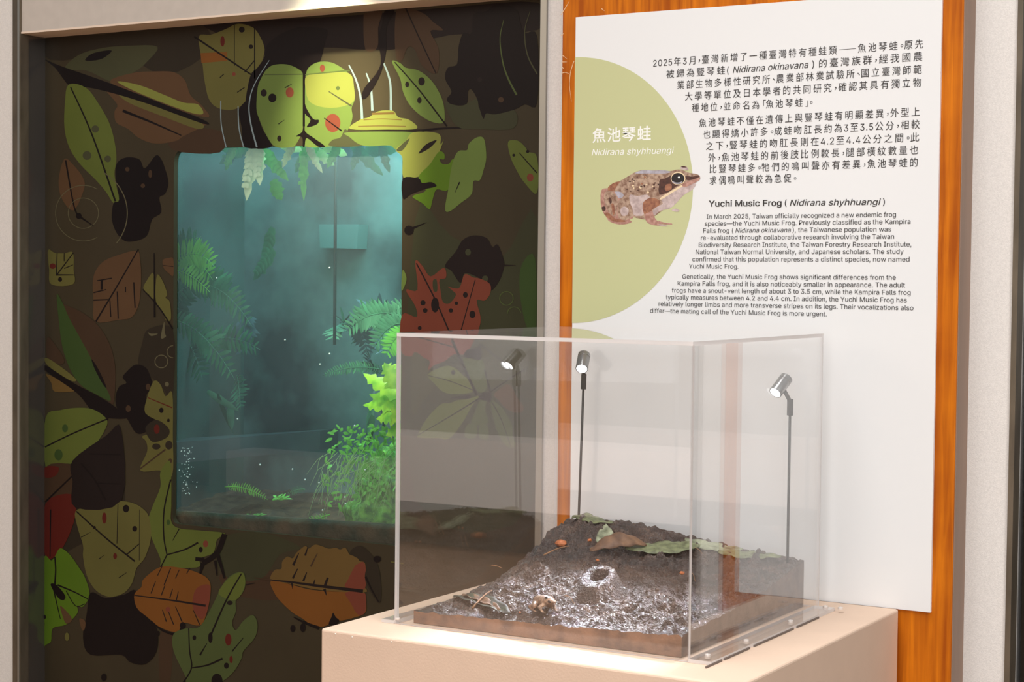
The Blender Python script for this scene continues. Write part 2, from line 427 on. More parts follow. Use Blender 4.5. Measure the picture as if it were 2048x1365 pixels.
eng = [("In March 2025, Taiwan officially recognized a new endemic frog", 455, 165, 1748, 150),
 ("species—the Yuchi Music Frog. Previously classified as the Kampira", 443, 212, 1847, 198),
 (None, 433, 260, 1715, 250),
 ("re-evaluated through collaborative research involving the Taiwan", 417, 308, 1735, 300),
 ("Biodiversity Research Institute, the Taiwan Forestry Research Institute,", 402, 357, 1853, 353),
 ("National Taiwan Normal University, and Japanese scholars. The study", 381, 405, 1800, 403),
 ("confirmed that this population represents a distinct species, now named", 358, 455, 1840, 456),
 ("Yuchi Music Frog.", 335, 502, 672, 504),
 ("Genetically, the Yuchi Music Frog shows significant differences from the", 290, 573, 1747, 580),
 ("Kampira Falls frog, and it is also noticeably smaller in appearance. The adult", 258, 620, 1810, 632),
 ("frogs have a snout-vent length of about 3 to 3.5 cm, while the Kampira Falls frog", 218, 667, 1848, 683),
 ("typically measures between 4.2 and 4.4 cm. In addition, the Yuchi Music Frog has", 177, 713, 1822, 735),
 ("relatively longer limbs and more transverse stripes on its legs. Their vocalizations also", 128, 758, 1867, 788),
 ("differ—the mating call of the Yuchi Music Frog is more urgent.", 70, 805, 1275, 830)]
for s, x0, y0, x1, y1 in eng:
    segs = [(s, False, 0)] if s else [("Falls frog ( ", False, 0), ("Nidirana okinavana ", True, 0), ("), the Taiwanese population was", False, 0)]
    text_row('text_line', segs, ze(x0, y0), ze(x1, y1), 13.4 * MPP, 0, M_ink, 0, sign)

# printed frog picture (flat print) : zoom origin 1180,310 scale 8.028
zf = zz(1180, 310, 8.028)
fskin = mat('frog print skin', srgb(190, 162, 140), .6, color2=srgb(132, 98, 80), vscale=190, detail=6)
fpale = mat('frog print pale', srgb(214, 194, 190), .6, color2=srgb(178, 156, 152), vscale=120)
fbrown = mat('frog print brown', srgb(172, 118, 88), .6, color2=srgb(134, 84, 66), vscale=160)
fdark = mat('frog print dark', srgb(92, 56, 46), .6, color2=srgb(66, 44, 38), vscale=160)
fpink = mat('frog print pink', srgb(196, 152, 138), .6, color2=srgb(160, 112, 98), vscale=160)
fcream = mat('frog print cream', srgb(238, 214, 176), .6)
fblack = mat('frog print black', srgb(34, 30, 32), .5)
fgrey = mat('frog print grey blue', srgb(190, 186, 198), .6, color2=srgb(160, 150, 156), vscale=100)
frog_print = [
 (fpink, [150,1110, 240,960, 300,1060, 420,1110, 560,1115, 670,1080, 640,1040, 700,990, 620,760, 420,560, 230,540, 175,600, 170,760, 190,860, 230,960][2:]),
 (fskin, [290,540, 380,450, 470,425, 600,350, 720,280, 840,245, 1000,250, 1150,245, 1290,260, 1400,235, 1500,250, 1600,290, 1720,310, 1768,350, 1750,400, 1650,450, 1540,560, 1400,700, 1270,800, 1180,880, 1060,970, 1000,1010, 900,1040, 780,1020, 680,990, 600,900, 480,700, 420,600, 300,590]),
 (fpale, [1130,690, 1300,590, 1500,500, 1640,460, 1700,470, 1640,560, 1500,650, 1380,780, 1280,860, 1120,900, 1040,970, 1000,930, 1050,850, 1170,780]),
 (fgrey, [720,290, 850,245, 1000,252, 1200,248, 1300,275, 1180,300, 950,300, 780,300]),
 (fpale, [640,640, 760,660, 900,640, 960,680, 880,740, 850,840, 860,960, 780,980, 700,960, 680,860, 640,760]),
 (fbrown, [290,520, 380,450, 480,430, 420,520, 380,580, 300,580]),
 (fgrey, [400,590, 500,600, 540,660, 470,700, 430,650]),
 (fskin, [460,740, 520,700, 600,730, 660,830, 680,930, 650,1010, 560,1050, 470,1020, 440,930, 450,820]),
 (fpale, [500,860, 560,830, 620,880, 600,960, 530,980, 490,930]),
 (fskin, [240,600, 330,580, 420,650, 450,760, 430,900, 420,980, 330,960, 260,850, 225,720]),
 (fbrown, [340,800, 380,790, 400,920, 370,960]), (fdark, [300,700, 330,690, 350,760, 320,780]), (fdark, [190,840, 240,830, 250,890, 200,900]),
 (fbrown, [230,940, 300,930, 400,1020, 560,1050, 540,1080, 380,1070, 280,1010]),
 (fbrown, [850,780, 900,720, 980,690, 1080,710, 1130,760, 1100,820, 1020,860, 960,940, 900,980, 850,900]),
 (fpink, [880,960, 950,920, 1000,900, 1030,990, 1080,1060, 1140,1100, 1150,1135, 1040,1130, 940,1100, 890,1040]),
 (fpink, [1100,1060, 1200,1090, 1310,1100, 1310,1120, 1200,1115, 1120,1100]), (fpale, [1120,1110, 1240,1135, 1230,1150, 1110,1130]),
 (fpale, [1310,890, 1380,860, 1440,900, 1380,915]),
 (fdark, [1120,400, 1200,380, 1320,330, 1400,360, 1560,340, 1640,350, 1720,330, 1760,350, 1720,370, 1600,410, 1530,400, 1480,470, 1380,510, 1270,590, 1190,620, 1120,640, 1100,560, 1110,480]),
 (fbrown, [1220,480, 1300,470, 1310,540, 1250,580, 1200,560]),
 (fcream, [1130,690, 1300,580, 1480,480, 1640,410, 1650,425, 1500,500, 1320,610, 1150,715]),
 (fpink, [1480,470, 1620,410, 1760,370, 1750,410, 1660,460, 1520,520]),
 (fpale, [1440,215, 1490,180, 1550,190, 1580,230, 1560,250, 1480,235]), (fdark, [1460,190, 1500,178, 1560,200, 1500,205]),
 (fcream, ell(1415, 378, 118, 105)), (fblack, ell(1412, 382, 105, 92)), (fgrey, ell(1400, 430, 80, 36)), (fblack, ell(1405, 395, 85, 52)), (M_white, ell(1428, 360, 18, 14)),
]
random.seed(3)
for k in range(26):
    x, y = random.uniform(560, 1100), random.uniform(350, 620)
    frog_print.append((random.choice([fdark, fbrown, fcream, fdark]), ell(x, y, random.uniform(7, 22), random.uniform(7, 18), 8)))
frog_pic = empty('frog_picture'); frog_pic.parent = sign
layers = {}
vv, ff, mi, ms = [], [], [], []
for k, (m, P) in enumerate(frog_print):
    if not isinstance(P[0], tuple): P = cr_closed(list(zip(P[0::2], P[1::2])), 3)
    if m not in ms: ms.append(m)
    Y = YB - .0005 - k * .00001
    b = len(vv)
    for x, y in P:
        q = at_y(*zf(x, y), Y); vv.append((q.x, Y, q.z))
    ff.append(tuple(range(b, len(vv)))); mi.append(ms.index(m))
bpy.data.objects.remove(frog_pic)
link('frog_picture', mesh_from('frog_picture', vv, ff, False, mi), sign, ms)['label'] = 'printed picture of a brown frog'

# ================================================================ MURAL
AL = .36
def pm(name, c, k=1.0):
    gy = sum(c) / 3; c = srgb(*[q * .86 + gy * .14 for q in c]); c = tuple(x * AL * k for x in c[:3]) + (1,)
    return mat('mural ' + name, c, .4, spec=.15, var=.12, vscale=6)
K = dict(bg=pm('olive ground', (104, 90, 64)), bgd=pm('dark olive', (80, 68, 52)), bgg=pm('green ground', (98, 98, 66)), dk=pm('dark plum', (44, 32, 32)),
 dk2=pm('dark brown', (58, 44, 42)), g=pm('leaf green', (146, 162, 66)), g2=pm('grey green', (122, 140, 74)), g3=pm('dull green', (112, 112, 74)),
 g4=pm('deep green', (92, 124, 58)), gb=pm('bright green', (156, 186, 84)), lime=pm('lime', (134, 182, 40)), yel=pm('olive yellow', (158, 150, 74)),
 yb=pm('pale yellow', (200, 206, 88)), og=pm('orange', (196, 118, 44)), org=pm('ochre', (168, 128, 64)), br=pm('leaf brown', (146, 104, 68)),
 brd=pm('dim brown', (112, 82, 58)), red=pm('brick red', (190, 92, 66)), rd=pm('deep red', (150, 50, 38)), blue=pm('pale blue', (176, 200, 204), 1.3), ring=pm('ring line', (150, 140, 100)))
ZN = dict(A=zz(0, 0, 2.73), B=zz(500, 0, 2.73), C=zz(0, 400, 2.729), D=zz(0, 850, 2.65), E=zz(780, 450, 2.275), F=zz(480, 1040, 5.689),
 H=zz(820, 660, 5.25), J=zz(230, 500, 2.967), P=zz(0, 0, 1))
mural = empty('leaf_mural'); tag(mural, 'dark glossy mural panel printed with green and orange leaves around the terrarium window', 'mural')
# panel with a rounded window opening
def rrect(c, r, n=10):
    out = []
    for k in range(4):
        p = Vector(c[k]); a = (Vector(c[k - 1]) - p).normalized(); b = (Vector(c[(k + 1) % 4]) - p).normalized()
        s, e = p + a * r[k], p + b * r[k]
        for i in range(n + 1):
            t = i / n; out.append(tuple(s * (1 - t) ** 2 + p * 2 * t * (1 - t) + e * t * t))
    return out
wc = [at_y(x, y, YM) for x, y in ((348, 297), (805, 288), (800, 1093), (345, 1048))]
wc2 = [(p.x, p.z) for p in wc]
hole = rrect(wc2, (.034, .030, .012, .018))
px0, px1, pz0, pz1 = XL, xm0 + .02, 0.35, lz0 + .03
n = len(hole); outer = []
hcx, hcz = sum(p[0] for p in hole) / n, sum(p[1] for p in hole) / n
for x, z in hole:
    dx, dz = x - hcx, z - hcz; s = min(((px1 - hcx) / dx if dx > 0 else (px0 - hcx) / dx) if dx else 9e9, ((pz1 - hcz) / dz if dz > 0 else (pz0 - hcz) / dz) if dz else 9e9)
    outer.append((hcx + dx * s, hcz + dz * s))
def corner_fix(out):
    for c in ((px0, pz0), (px1, pz0), (px1, pz1), (px0, pz1)):
        k = min(range(n), key=lambda i: (out[i][0] - c[0]) ** 2 + (out[i][1] - c[1]) ** 2); out[k] = c
corner_fix(outer)
v = []; f = []
for Y in (YM, YM + .012):
    v += [(x, Y, z) for x, z in hole] + [(x, Y, z) for x, z in outer]
for k in range(n):
    j = (k + 1) % n
    f.append((k, j, n + j, n + k)); f.append((2 * n + k, 3 * n + k, 3 * n + j, 2 * n + j)); f.append((k, 2 * n + k, 2 * n + j, j))
link('printed_panel', mesh_from('printed_panel', v, f), mural, K['bg'])
lay = [0]
def leaf(parts, name='printed_leaf'):
    if len(parts) > 1:
        def bb(q): P = [ZN[q[1]](x, y) for x, y in q[2]]; return min(p[0] for p in P), max(p[0] for p in P), min(p[1] for p in P), max(p[1] for p in P)
        b0 = bb(parts[0]); far = [q for q in parts[1:] if (lambda b: b[0] > b0[1] or b[1] < b0[0] or b[2] > b0[3] or b[3] < b0[2])(bb(q))]
        if far:
            parts = [q for q in parts if q not in far]
            for q in far: leaf([q], 'printed_mark')
    vv, ff, mi, ms = [], [], [], []
    lay[0] += 1
    for k, (c, z, P, kind) in enumerate(parts):
        if kind == 's': Q = cr_closed(P, 4)
        else: Q = P
        Y = YM - .0002 - lay[0] * .000012 - k * .000003
        b = len(vv)
        for x, y in Q:
            q = at_y(*ZN[z](x, y), Y); vv.append((q.x, Y, q.z))
        ff.append(tuple(range(b, len(vv)))); m = K[c]
        if m not in ms: ms.append(m)
        mi.append(ms.index(m))
    return link(name, mesh_from(name, vv, ff, False, mi), mural, ms)
def pl(*a): return list(zip(a[0::2], a[1::2]))
def lf(c, z, *a): return (c, z, pl(*a), 's')
def st(c, z, w0, w1, *a): return (c, z, stroke(pl(*a), w0, w1), 'p')
def dot(c, z, x, y, rx, ry=None): return (c, z, ell(x, y, rx, ry), 'p')
def rng(c, z, x, y, r, w_, a0=0, a1=360):
    P = [(x + r * math.cos(math.radians(a)), y + r * math.sin(math.radians(a))) for a in np.linspace(a0, a1, 30)]
    return (c, z, stroke(P, w_, w_, 1), 'p')
LEAVES = [
 # ground patches
 [lf('bgd','P', 90,980, 150,930, 235,930, 250,1010, 230,1080, 160,1090, 95,1120)], [lf('bgg','P', 830,440, 900,470, 1000,520, 1075,440, 1075,1000, 830,1000)],
 [lf('bgd','P', 90,60, 200,70, 300,50, 400,45, 420,100, 330,150, 240,110, 100,120)],
 [lf('dk2','P', 420,45, 640,35, 780,25, 900,15, 1075,5, 1075,60, 900,70, 780,100, 640,95, 520,110, 440,70)],
 [lf('brd','P', 320,1270, 345,1262, 340,1365, 320,1365)], [lf('brd','P', 440,1150, 520,1140, 600,1160, 560,1200, 470,1190)],
 [lf('bgg','P', 440,1080, 520,1065, 600,1095, 560,1110, 520,1160, 445,1150)], [lf('brd','P', 345,300, 440,305, 440,262, 350,260)],
 # upper left
 [lf('g3','A', 350,380, 430,300, 560,262, 700,250, 860,255, 800,340, 740,390, 640,440, 590,440, 470,385), lf('dk','A', 465,325, 510,290, 610,275, 560,320, 490,333)],
 [lf('br','A', 600,450, 720,400, 850,390, 950,395, 1010,440, 1040,520, 1100,575, 1140,640, 1000,610, 800,530), lf('yb','A', 640,445, 760,465, 900,520, 1000,560, 1080,570, 1110,620, 1050,618, 900,565, 740,500)],
 [lf('br','A', 580,490, 640,570, 625,610, 635,670, 700,705, 760,755, 850,785, 960,770, 1000,745, 1110,690, 1120,670, 900,600, 700,520), lf('yel','A', 640,500, 760,545, 900,600, 1100,672, 1080,705, 900,640, 700,560), st('dk','A', 16,6, 670,605, 820,665, 990,740)],
 [lf('dk','A', 245,325, 330,360, 600,455, 850,552, 1112,655, 1105,675, 800,565, 600,505, 480,478, 385,470, 345,430, 300,370)],
 [lf('g','A', 375,462, 470,480, 540,570, 600,680, 630,800, 635,880, 625,950, 640,1040, 655,1100, 620,1110, 580,1050, 520,980, 440,900, 380,810, 352,700, 355,560), st('dk','A', 7,10, 385,475, 500,730, 630,1100), dot('g3','A',520,705,20), dot('g3','A',475,850,24), dot('g3','A',588,868,18)],
 [lf('br','A', 350,870, 400,900, 460,985, 450,1060, 400,1150, 340,1090, 320,990), st('dk','A', 9,7, 358,875, 405,1130, 440,1190)],
 [lf('dk','A', 640,890, 690,860, 760,870, 790,920, 850,850, 880,870, 900,920, 920,1000, 900,1060, 870,1080, 880,1160, 830,1200, 800,1290, 720,1320, 670,1310, 630,1260, 610,1190, 620,1110, 650,1090, 630,960), dot('brd','A',695,925,12), dot('brd','A',780,1015,12), dot('brd','A',820,950,10,22)],
 [rng('ring','A',455,1165,83,4), rng('ring','A',455,1165,152,4,60,300), rng('ring','A',440,1165,255,5,-60,40)],
 [dot('dk','A',430,1180,16), st('dk','A',12,3, 430,1180, 510,1235)],
 [lf('yel','A', 1085,200, 1150,190, 1230,160, 1300,130, 1380,150, 1420,200, 1445,270, 1430,340, 1430,400, 1390,430, 1380,480, 1340,560, 1270,600, 1190,590, 1140,540, 1115,430, 1105,340), ('og','A',pl(1095,290, 1240,284, 1240,332, 1100,345),'p'), st('dk','A',10,8, 1060,200, 1390,420), st('dk','A',4,4, 1280,135, 1280,360), st('dk','A',6,6, 1390,150, 1390,430), st('dk','A',6,6, 1390,330, 1335,395), dot('dk','A',1320,162,16), dot('dk','A',1370,255,12), dot('rd','A',1215,225,12,28), dot('red','A',1277,405,10), st('dk','A',5,5,1200,425,1222,405), st('dk','A',5,5,1295,505,1335,478)],  # orange quad draws a reflection as flat print
 # dark hood and the two bright leaves
 [lf('dk','B', 80,310, 90,250, 160,190, 260,150, 350,150, 425,165, 410,230, 385,330, 340,380, 300,415, 200,420, 100,440, 40,480, 20,560, 45,640, 80,740, 120,800, 20,805, -10,700, -30,600, 0,420, 40,370)],
 [lf('dk','A', 1440,330, 1500,370, 1420,600, 1430,700, 1480,790, 1340,806, 1320,700, 1305,600, 1350,540, 1390,450)],
 [lf('gb','B', 130,355, 200,352, 260,375, 290,410, 292,520, 290,640, 285,720, 250,790, 230,803, 140,803, 90,740, 50,650, 35,590, 42,480, 60,430, 90,380), st('g2','B',6,6, 80,408, 290,406), st('dk','B',6,3,190,480,228,460), st('dk','B',6,2,155,678,188,655), dot('dk2','B',75,508,17,20), dot('dk','B',122,535,22,24), dot('dk2','B',160,757,12,16), dot('red','B',217,505,22,28)],
 [lf('gb','B', 305,415, 320,370, 370,340, 440,340, 500,370, 545,410, 565,460, 572,540, 555,590, 560,640, 540,700, 500,750, 450,770, 440,800, 300,800, 298,740, 300,650, 300,500), lf('yb','B', 310,415, 400,400, 540,400, 568,480, 560,560, 440,590, 330,560, 303,480), st('g2','B',6,8, 300,408, 545,385), dot('g2','B',480,482,11), dot('red','B',395,373,14,20), dot('red','B',452,672,42,50), st('g3','B',5,10,430,500,555,580), st('dk','B',5,8,405,645,500,715), lf('dk','B', 300,570, 310,595, 345,650, 375,655, 365,680, 310,695, 330,655, 300,620), lf('g3','B', 440,800, 450,765, 495,750, 520,705, 560,750, 620,795)],
 [st('dk','B',12,12, 294,405, 294,690), lf('dk','B', 250,745, 285,720, 294,680, 302,720, 350,755, 410,800, 370,800, 310,755, 298,800, 288,800, 284,750)],
 [st('blue','B',7,14, 540,355, 580,440, 605,540, 612,650), st('blue','B',7,14, 635,400, 660,480, 668,605), st('blue','B',8,14, 730,345, 765,450, 770,605)],
 [st('blue','A',5,6, 1205,550, 1208,680, 1235,806), st('blue','A',5,7, 1300,580, 1305,700, 1330,804), st('blue','A',3,9, 1470,330, 1390,460, 1360,570, 1370,680, 1402,804)],
 [lf('yb','B', 545,705, 600,655, 650,640, 700,608, 780,605, 810,640, 870,655, 910,703, 750,708), st('org','B',12,12, 665,622, 790,618), st('org','B',5,5, 620,655, 720,650, 830,655), st('org','B',5,5, 590,690, 720,688, 850,690), dot('yb','B',845,672,25,12)],
 [lf('gb','B', 540,722, 900,722, 870,760, 800,815, 760,795, 620,797, 545,750)],
 [lf('yb','B', 895,722, 1030,730, 1040,790, 1058,762, 1020,860, 960,940, 920,965, 838,970, 832,860, 795,818, 850,770), lf('dk2','B', 920,840, 960,790, 1020,765, 980,810), lf('g3','B', 800,818, 872,755, 835,820)],
 [st('dk2','B',4,13, 600,716, 940,713), st('dk','B',14,6, 940,714, 1080,700, 1445,692)],
 [lf('lime','B', 920,968, 980,900, 1030,830, 1060,840, 1060,870, 1035,870, 1050,895, 1085,895, 1105,870, 1115,890, 1085,1035, 1020,1035, 1000,1080, 985,1138, 970,1138, 940,1110, 890,1080, 900,1065, 960,1040)],
 [lf('gb','B', 1112,870, 1140,825, 1185,820, 1195,785, 1240,750, 1278,760, 1290,860, 1275,930, 1255,985, 1220,990, 1210,1060, 1150,1110, 1090,1155, 1065,1140, 1085,1020, 1095,940), st('dk','B',8,2,1145,995,1118,1055)],
 [lf('dk','B', 835,975, 920,975, 940,1000, 990,995, 1018,1018, 950,1035, 880,1060, 835,1085)],
 [lf('dk','B', 740,50, 790,60, 745,150, 745,270, 720,380, 690,450, 640,530, 610,535, 625,480, 690,400, 715,330, 700,220, 720,130)],
 [lf('brd','B', 620,90, 640,70, 720,60, 700,150, 695,260, 630,270)],
 [lf('brd','B', 800,60, 850,40, 950,75, 1000,120, 1055,165, 985,170, 1030,270, 1020,400, 940,360, 900,270, 860,260, 830,330, 800,320, 790,200), st('dk','B',8,6, 850,45, 930,220, 1015,400)],
 [lf('gb','B', 775,335, 820,345, 850,370, 920,385, 990,440, 1040,520, 1060,590, 1058,668, 1000,668, 930,630, 870,570, 835,500, 820,430), st('dk','B',6,9, 790,340, 930,500, 1075,690), dot('dk2','B',937,445,18,23), dot('dk2','B',858,462,11,16), dot('dk2','B',925,548,12,17)],
 [lf('bgg','B', 1065,560, 1150,580, 1240,540, 1262,600, 1440,600, 1440,700, 1262,706, 1130,690)],
 [lf('dk','B', 1220,80, 1290,60, 1330,30, 1400,25, 1460,60, 1475,120, 1500,180, 1568,200, 1568,560, 1500,570, 1440,600, 1340,625, 1290,620, 1275,650, 1255,600, 1240,540, 1210,490, 1190,500, 1180,570, 1100,570, 1075,540, 1100,500, 1065,430, 1080,370, 1130,350, 1140,250, 1165,180, 1210,180), dot('dk2','B',1255,435,13), dot('brd','B',1370,545,15)],
 [st('g2','B',3,11, 1385,110, 1365,210, 1380,340, 1410,430, 1455,518), st('g3','B',4,8, 1530,60, 1500,170, 1515,300, 1568,405)],
 [lf('g','B', 1410,775, 1460,768, 1500,800, 1520,830, 1568,860, 1568,1055, 1500,1000, 1450,920, 1420,850), st('dk','B',5,7,1470,835,1566,945), dot('dk','B',1440,848,8), dot('dk','B',1516,828,9), dot('red','B',1530,970,18,22)],
 [dot('dk','B',868,1258,26,26), st('dk','B',14,2, 880,1250, 965,1215)],
 [lf('dk2','E', 250,185, 300,120, 330,70, 380,48, 440,60, 465,100, 490,90, 515,150, 520,185, 500,250, 460,300, 430,275, 400,240, 340,220, 320,265, 280,210), st('dk2','E',10,2,510,185,573,185), dot('bgg','E',355,125,13,15), dot('bgg','E',433,245,14)],
 [lf('red','E', 115,165, 150,190, 185,235, 245,195, 255,240, 225,250, 250,275, 300,290, 320,280, 340,225, 380,240, 410,245, 455,270, 455,315, 430,345, 395,345, 412,420, 405,470, 370,550, 340,590, 290,590, 250,620, 200,640, 170,665, 180,620, 130,600, 52,580, 54,410, 120,420, 115,370, 72,295, 125,295), lf('bgg','E', 225,255, 255,275, 285,300, 300,320, 270,358, 240,350, 230,300), lf('bgg','E',195,255,212,250,215,300,198,300), dot('dk2','E',205,365,18,34), st('dk2','E',6,7,120,175,210,350,300,560), st('dk2','E',4,5,388,250,315,510), st('dk2','E',4,5,54,490,300,560), dot('dk2','E',343,319,11,13), dot('dk2','E',150,355,12), dot('dk2','E',160,390,11), dot('dk2','E',277,390,10), dot('dk2','E',302,357,8), dot('dk2','E',375,408,14,17), dot('dk2','E',135,470,9)],
 [lf('gb','E', 60,205, 75,240, 68,275, 52,300, 54,230)],
 [lf('g4','E', 600,180, 660,150, 664,480, 620,460, 590,300)], [rng('g2','E',530,335,31,4), rng('g2','E',565,405,31,4,180,350)],
 [lf('g3','H', 730,130, 1315,130, 1315,400, 1200,560, 870,620, 800,480)], [lf('g3','H', 20,280, 140,290, 190,400, 190,480, 250,600, 140,750, 20,880)],
 [lf('br','H', 880,680, 1000,580, 1060,590, 1130,720, 1190,800, 1180,860, 1100,870, 1000,820, 930,740)],
 [lf('g','H', 185,480, 260,420, 380,380, 470,400, 560,480, 610,520, 650,600, 640,660, 430,675, 330,640, 250,560), st('dk2','H',8,10,190,480,420,540,700,650), dot('dk2','H',453,448,22,25)],
 [lf('g2','H', 560,290, 620,300, 750,310, 790,420, 810,560, 790,640, 730,660, 680,600, 620,480, 570,360)],
 [lf('g','H', 80,1110, 140,990, 220,880, 330,780, 420,770, 500,740, 600,730, 740,695, 650,800, 580,930, 520,1020, 440,1120, 370,1155, 310,1140, 100,1135), st('dk2','H',6,18,80,1110,420,910,760,700)],
 [lf('g2','H', 740,740, 800,730, 790,850, 820,985, 650,990, 680,870)], [lf('g2','H', 600,1000, 700,1000, 690,1130, 575,1125)], [lf('g2','H', 735,1010, 815,1010, 820,1150, 730,1130)],
 [lf('g2','H', 850,750, 950,800, 1020,900, 1070,1000, 1080,1120, 1110,1210, 1060,1240, 1000,1210, 930,1100, 880,950), st('dk2','H',12,6,860,760,960,950,1060,1230)],
 [st('dk2','H',28,26, 440,110, 560,380, 700,690), st('dk2','H',14,12,740,150,900,280,1080,400), st('dk2','H',14,30,780,420,840,640,830,760), st('dk2','H',14,8,860,640,1130,460,1240,400), dot('dk2','H',790,700,70,45), st('dk2','H',40,10, 640,700, 430,720)],
 [lf('dk2','H', 600,210, 700,190, 740,150, 745,310, 640,300, 560,285)],
 # left column
 [lf('yel','C', 262,275, 300,290, 350,292, 398,288, 402,380, 400,460, 280,462, 268,380), st('dk','C',7,5,310,410,400,290), st('dk','C',6,5,308,410,312,290), st('dk','C',5,4,350,375,398,355), st('dk','C',8,5,305,410,402,410), st('dk','C',5,4,350,335,350,290), dot('dk','C',328,435,11,13), dot('rd','C',287,362,17,15)],
 [lf('br','C', 510,420, 560,340, 650,300, 748,278, 765,330, 770,430, 760,560, 720,640, 650,655, 520,665, 510,560), st('dk','C',6,9,755,270,640,470,523,665), st('dk','C',7,7,730,450,737,590), st('dk','C',6,6,685,475,685,505), st('dk','C',7,7,640,500,645,650), st('dk','C',6,6,600,550,605,640), st('dk','C',7,7,510,548,592,545), st('dk','C',7,5,510,507,580,490), st('dk','C',13,13,555,440,555,490), st('dk','C',6,6,530,442,610,428)],
 [lf('brd','C', 300,520, 330,560, 440,610, 530,680, 590,770, 620,860, 630,960, 620,1110, 590,1090, 580,1030, 520,920, 440,760, 375,650)],
 [lf('g4','C', 310,515, 345,570, 375,640, 440,760, 500,870, 560,990, 605,1095, 520,1060, 440,1010, 380,920, 340,800, 320,650), lf('dk','C', 500,870, 540,930, 582,1025, 560,1005, 515,920)],
 [lf('brd','C', 258,750, 300,790, 350,870, 330,900, 258,860)], [lf('yel','C', 250,862, 330,910, 415,980, 380,985, 260,905)], [lf('org','C', 255,950, 400,1030, 412,1045, 300,1048, 280,1000)],
 [lf('dk','C', 250,905, 400,1000, 550,1080, 640,1140, 700,1190, 580,1190, 500,1150, 420,1055, 250,935)],
 [lf('bgd','J', 200,470, 345,480, 345,850, 310,870, 290,830, 220,760, 140,690, 160,560), rng('ring','J',275,663,38,5), rng('ring','J',345,605,36,5,90,270), dot('ring','J',308,798,12,14), lf('ring','J',195,490,215,498,255,498,215,512), lf('ring','J',292,425,295,490,302,515,272,522)],
 [lf('dk','C', 690,940, 740,900, 800,920, 830,1000, 830,1040, 800,1060, 800,1140, 850,1190, 880,1210, 790,1270, 740,1270, 690,1190, 640,1140, 630,1080, 650,1020, 690,1000, 670,970), dot('brd','C',700,1140,14,18), dot('brd','C',808,1022,12,18)],
 [lf('g','P', 91,836, 120,821, 161,816, 190,821, 214,840, 209,862, 190,892, 185,900, 151,926, 128,928, 91,933), st('dk','C',8,8,245,1350,400,1275,590,1195), dot('g4','C',355,1248,16,22), dot('g4','D',310,160,22,30)],
 [lf('yel','J', 190,880, 230,780, 270,800, 300,870, 340,850, 343,1100, 340,1340, 270,1340, 265,1310, 150,1310, 190,1200, 185,1140, 160,1110, 200,1090, 270,1030, 180,970), lf('bgd','J', 180,1060, 240,1010, 300,1040, 325,1080, 300,1120, 220,1140), dot('rd','J',248,1065,17,28), dot('bgd','J',245,1168,25,18), dot('bgd','J',320,1160,22,26), dot('dk','J',275,953,13,16), dot('dk','J',317,1013,8,11), dot('brd','J',328,1253,11,15), st('rd','J',5,7,195,878,340,938), st('brd','J',8,10,150,1300,300,1185)],
 [lf('yel','J', 225,135, 232,200, 230,290, 200,265, 168,228, 190,180), lf('yel','J', 248,152, 280,180, 310,260, 300,285, 325,310, 332,410, 305,420, 285,380, 242,300)], [lf('br','J', 283,62, 320,48, 346,55, 346,152, 320,140, 290,110), st('dk2','J',4,4,283,92,346,100)],
 [st('dk','J',5,10,232,20,235,400), st('dk','J',6,9,165,235,260,340,343,470)],
 [lf('brd','D', 240,225, 385,215, 385,300, 385,400, 240,415)], [lf('rd','D', 240,420, 385,370, 400,480, 350,620, 290,700, 238,690), st('dk','D',8,5,268,450,265,700)], [st('dk','D',9,8,240,410,385,270), lf('rd','D',240,225,310,225,295,270,240,280)],
 [lf('g','D', 900,190, 908,300, 908,430, 907,510, 945,548, 1050,560, 1190,575, 1150,610, 1130,680, 1060,710, 1060,750, 1000,760, 860,755, 850,710, 800,590, 785,510, 810,430, 850,330, 850,250), st('dk','D',8,7,905,290,870,450,868,590,885,690), st('dk','D',7,7,885,690,810,840), st('dk','D',7,10,885,690,980,662,1050,625), st('dk','D',6,3,950,552,915,615), dot('g4','D',892,518,10,14), dot('dk','D',1064,663,11,15), dot('red','D',1090,632,14,18)],
 [lf('yel','D', 400,460, 470,435, 560,415, 640,405, 700,415, 750,440, 790,490, 800,600, 770,700, 740,740, 720,770, 700,840, 660,890, 600,912, 550,905, 500,870, 460,800, 440,700, 440,640, 410,540), st('dk','D',7,9,405,460,560,600,715,725), st('dk','D',4,4,625,420,620,630), st('dk','D',3,3,740,450,738,720), st('dk','D',7,5,670,690,740,630), dot('dk','D',668,445,17,20), dot('dk','D',714,552,13,15), dot('dk','D',500,545,8), dot('rd','D',553,495,12,30), dot('rd','D',610,697,10,16), st('dk','D',5,2,430,597,480,570), st('dk','D',5,2,525,712,555,690), st('dk','D',5,3,630,812,670,785)],
 [lf('lime','D', 235,700, 270,720, 290,700, 320,655, 370,690, 420,760, 450,810, 475,900, 440,965, 410,960, 410,1000, 350,1060, 280,1080, 270,1150, 240,1170, 208,1215, 208,1100, 220,850), st('dk','D',7,9,290,700,295,770,290,850), lf('dk','D', 268,845, 300,850, 345,905, 338,930, 312,922, 285,885), st('dk','D',9,5,305,850,400,890,465,925), st('dk','D',7,4,285,880,320,1030), st('dk','D',5,4,350,880,400,960,450,950), dot('dk','D',222,1058,15,18), dot('dk','D',235,1020,9,12), lf('br','D', 320,960, 370,1010, 380,1040, 350,1055, 330,1010)],
 [lf('dk','D', 480,890, 560,920, 660,900, 720,880, 760,1000, 830,1080, 830,1200, 770,1270, 690,1260, 640,1220, 480,1220, 440,1130, 460,1000)], [dot('yel','D',355,1125,12,22), lf('br','D', 420,1030, 450,1040, 450,1080, 435,1090)],
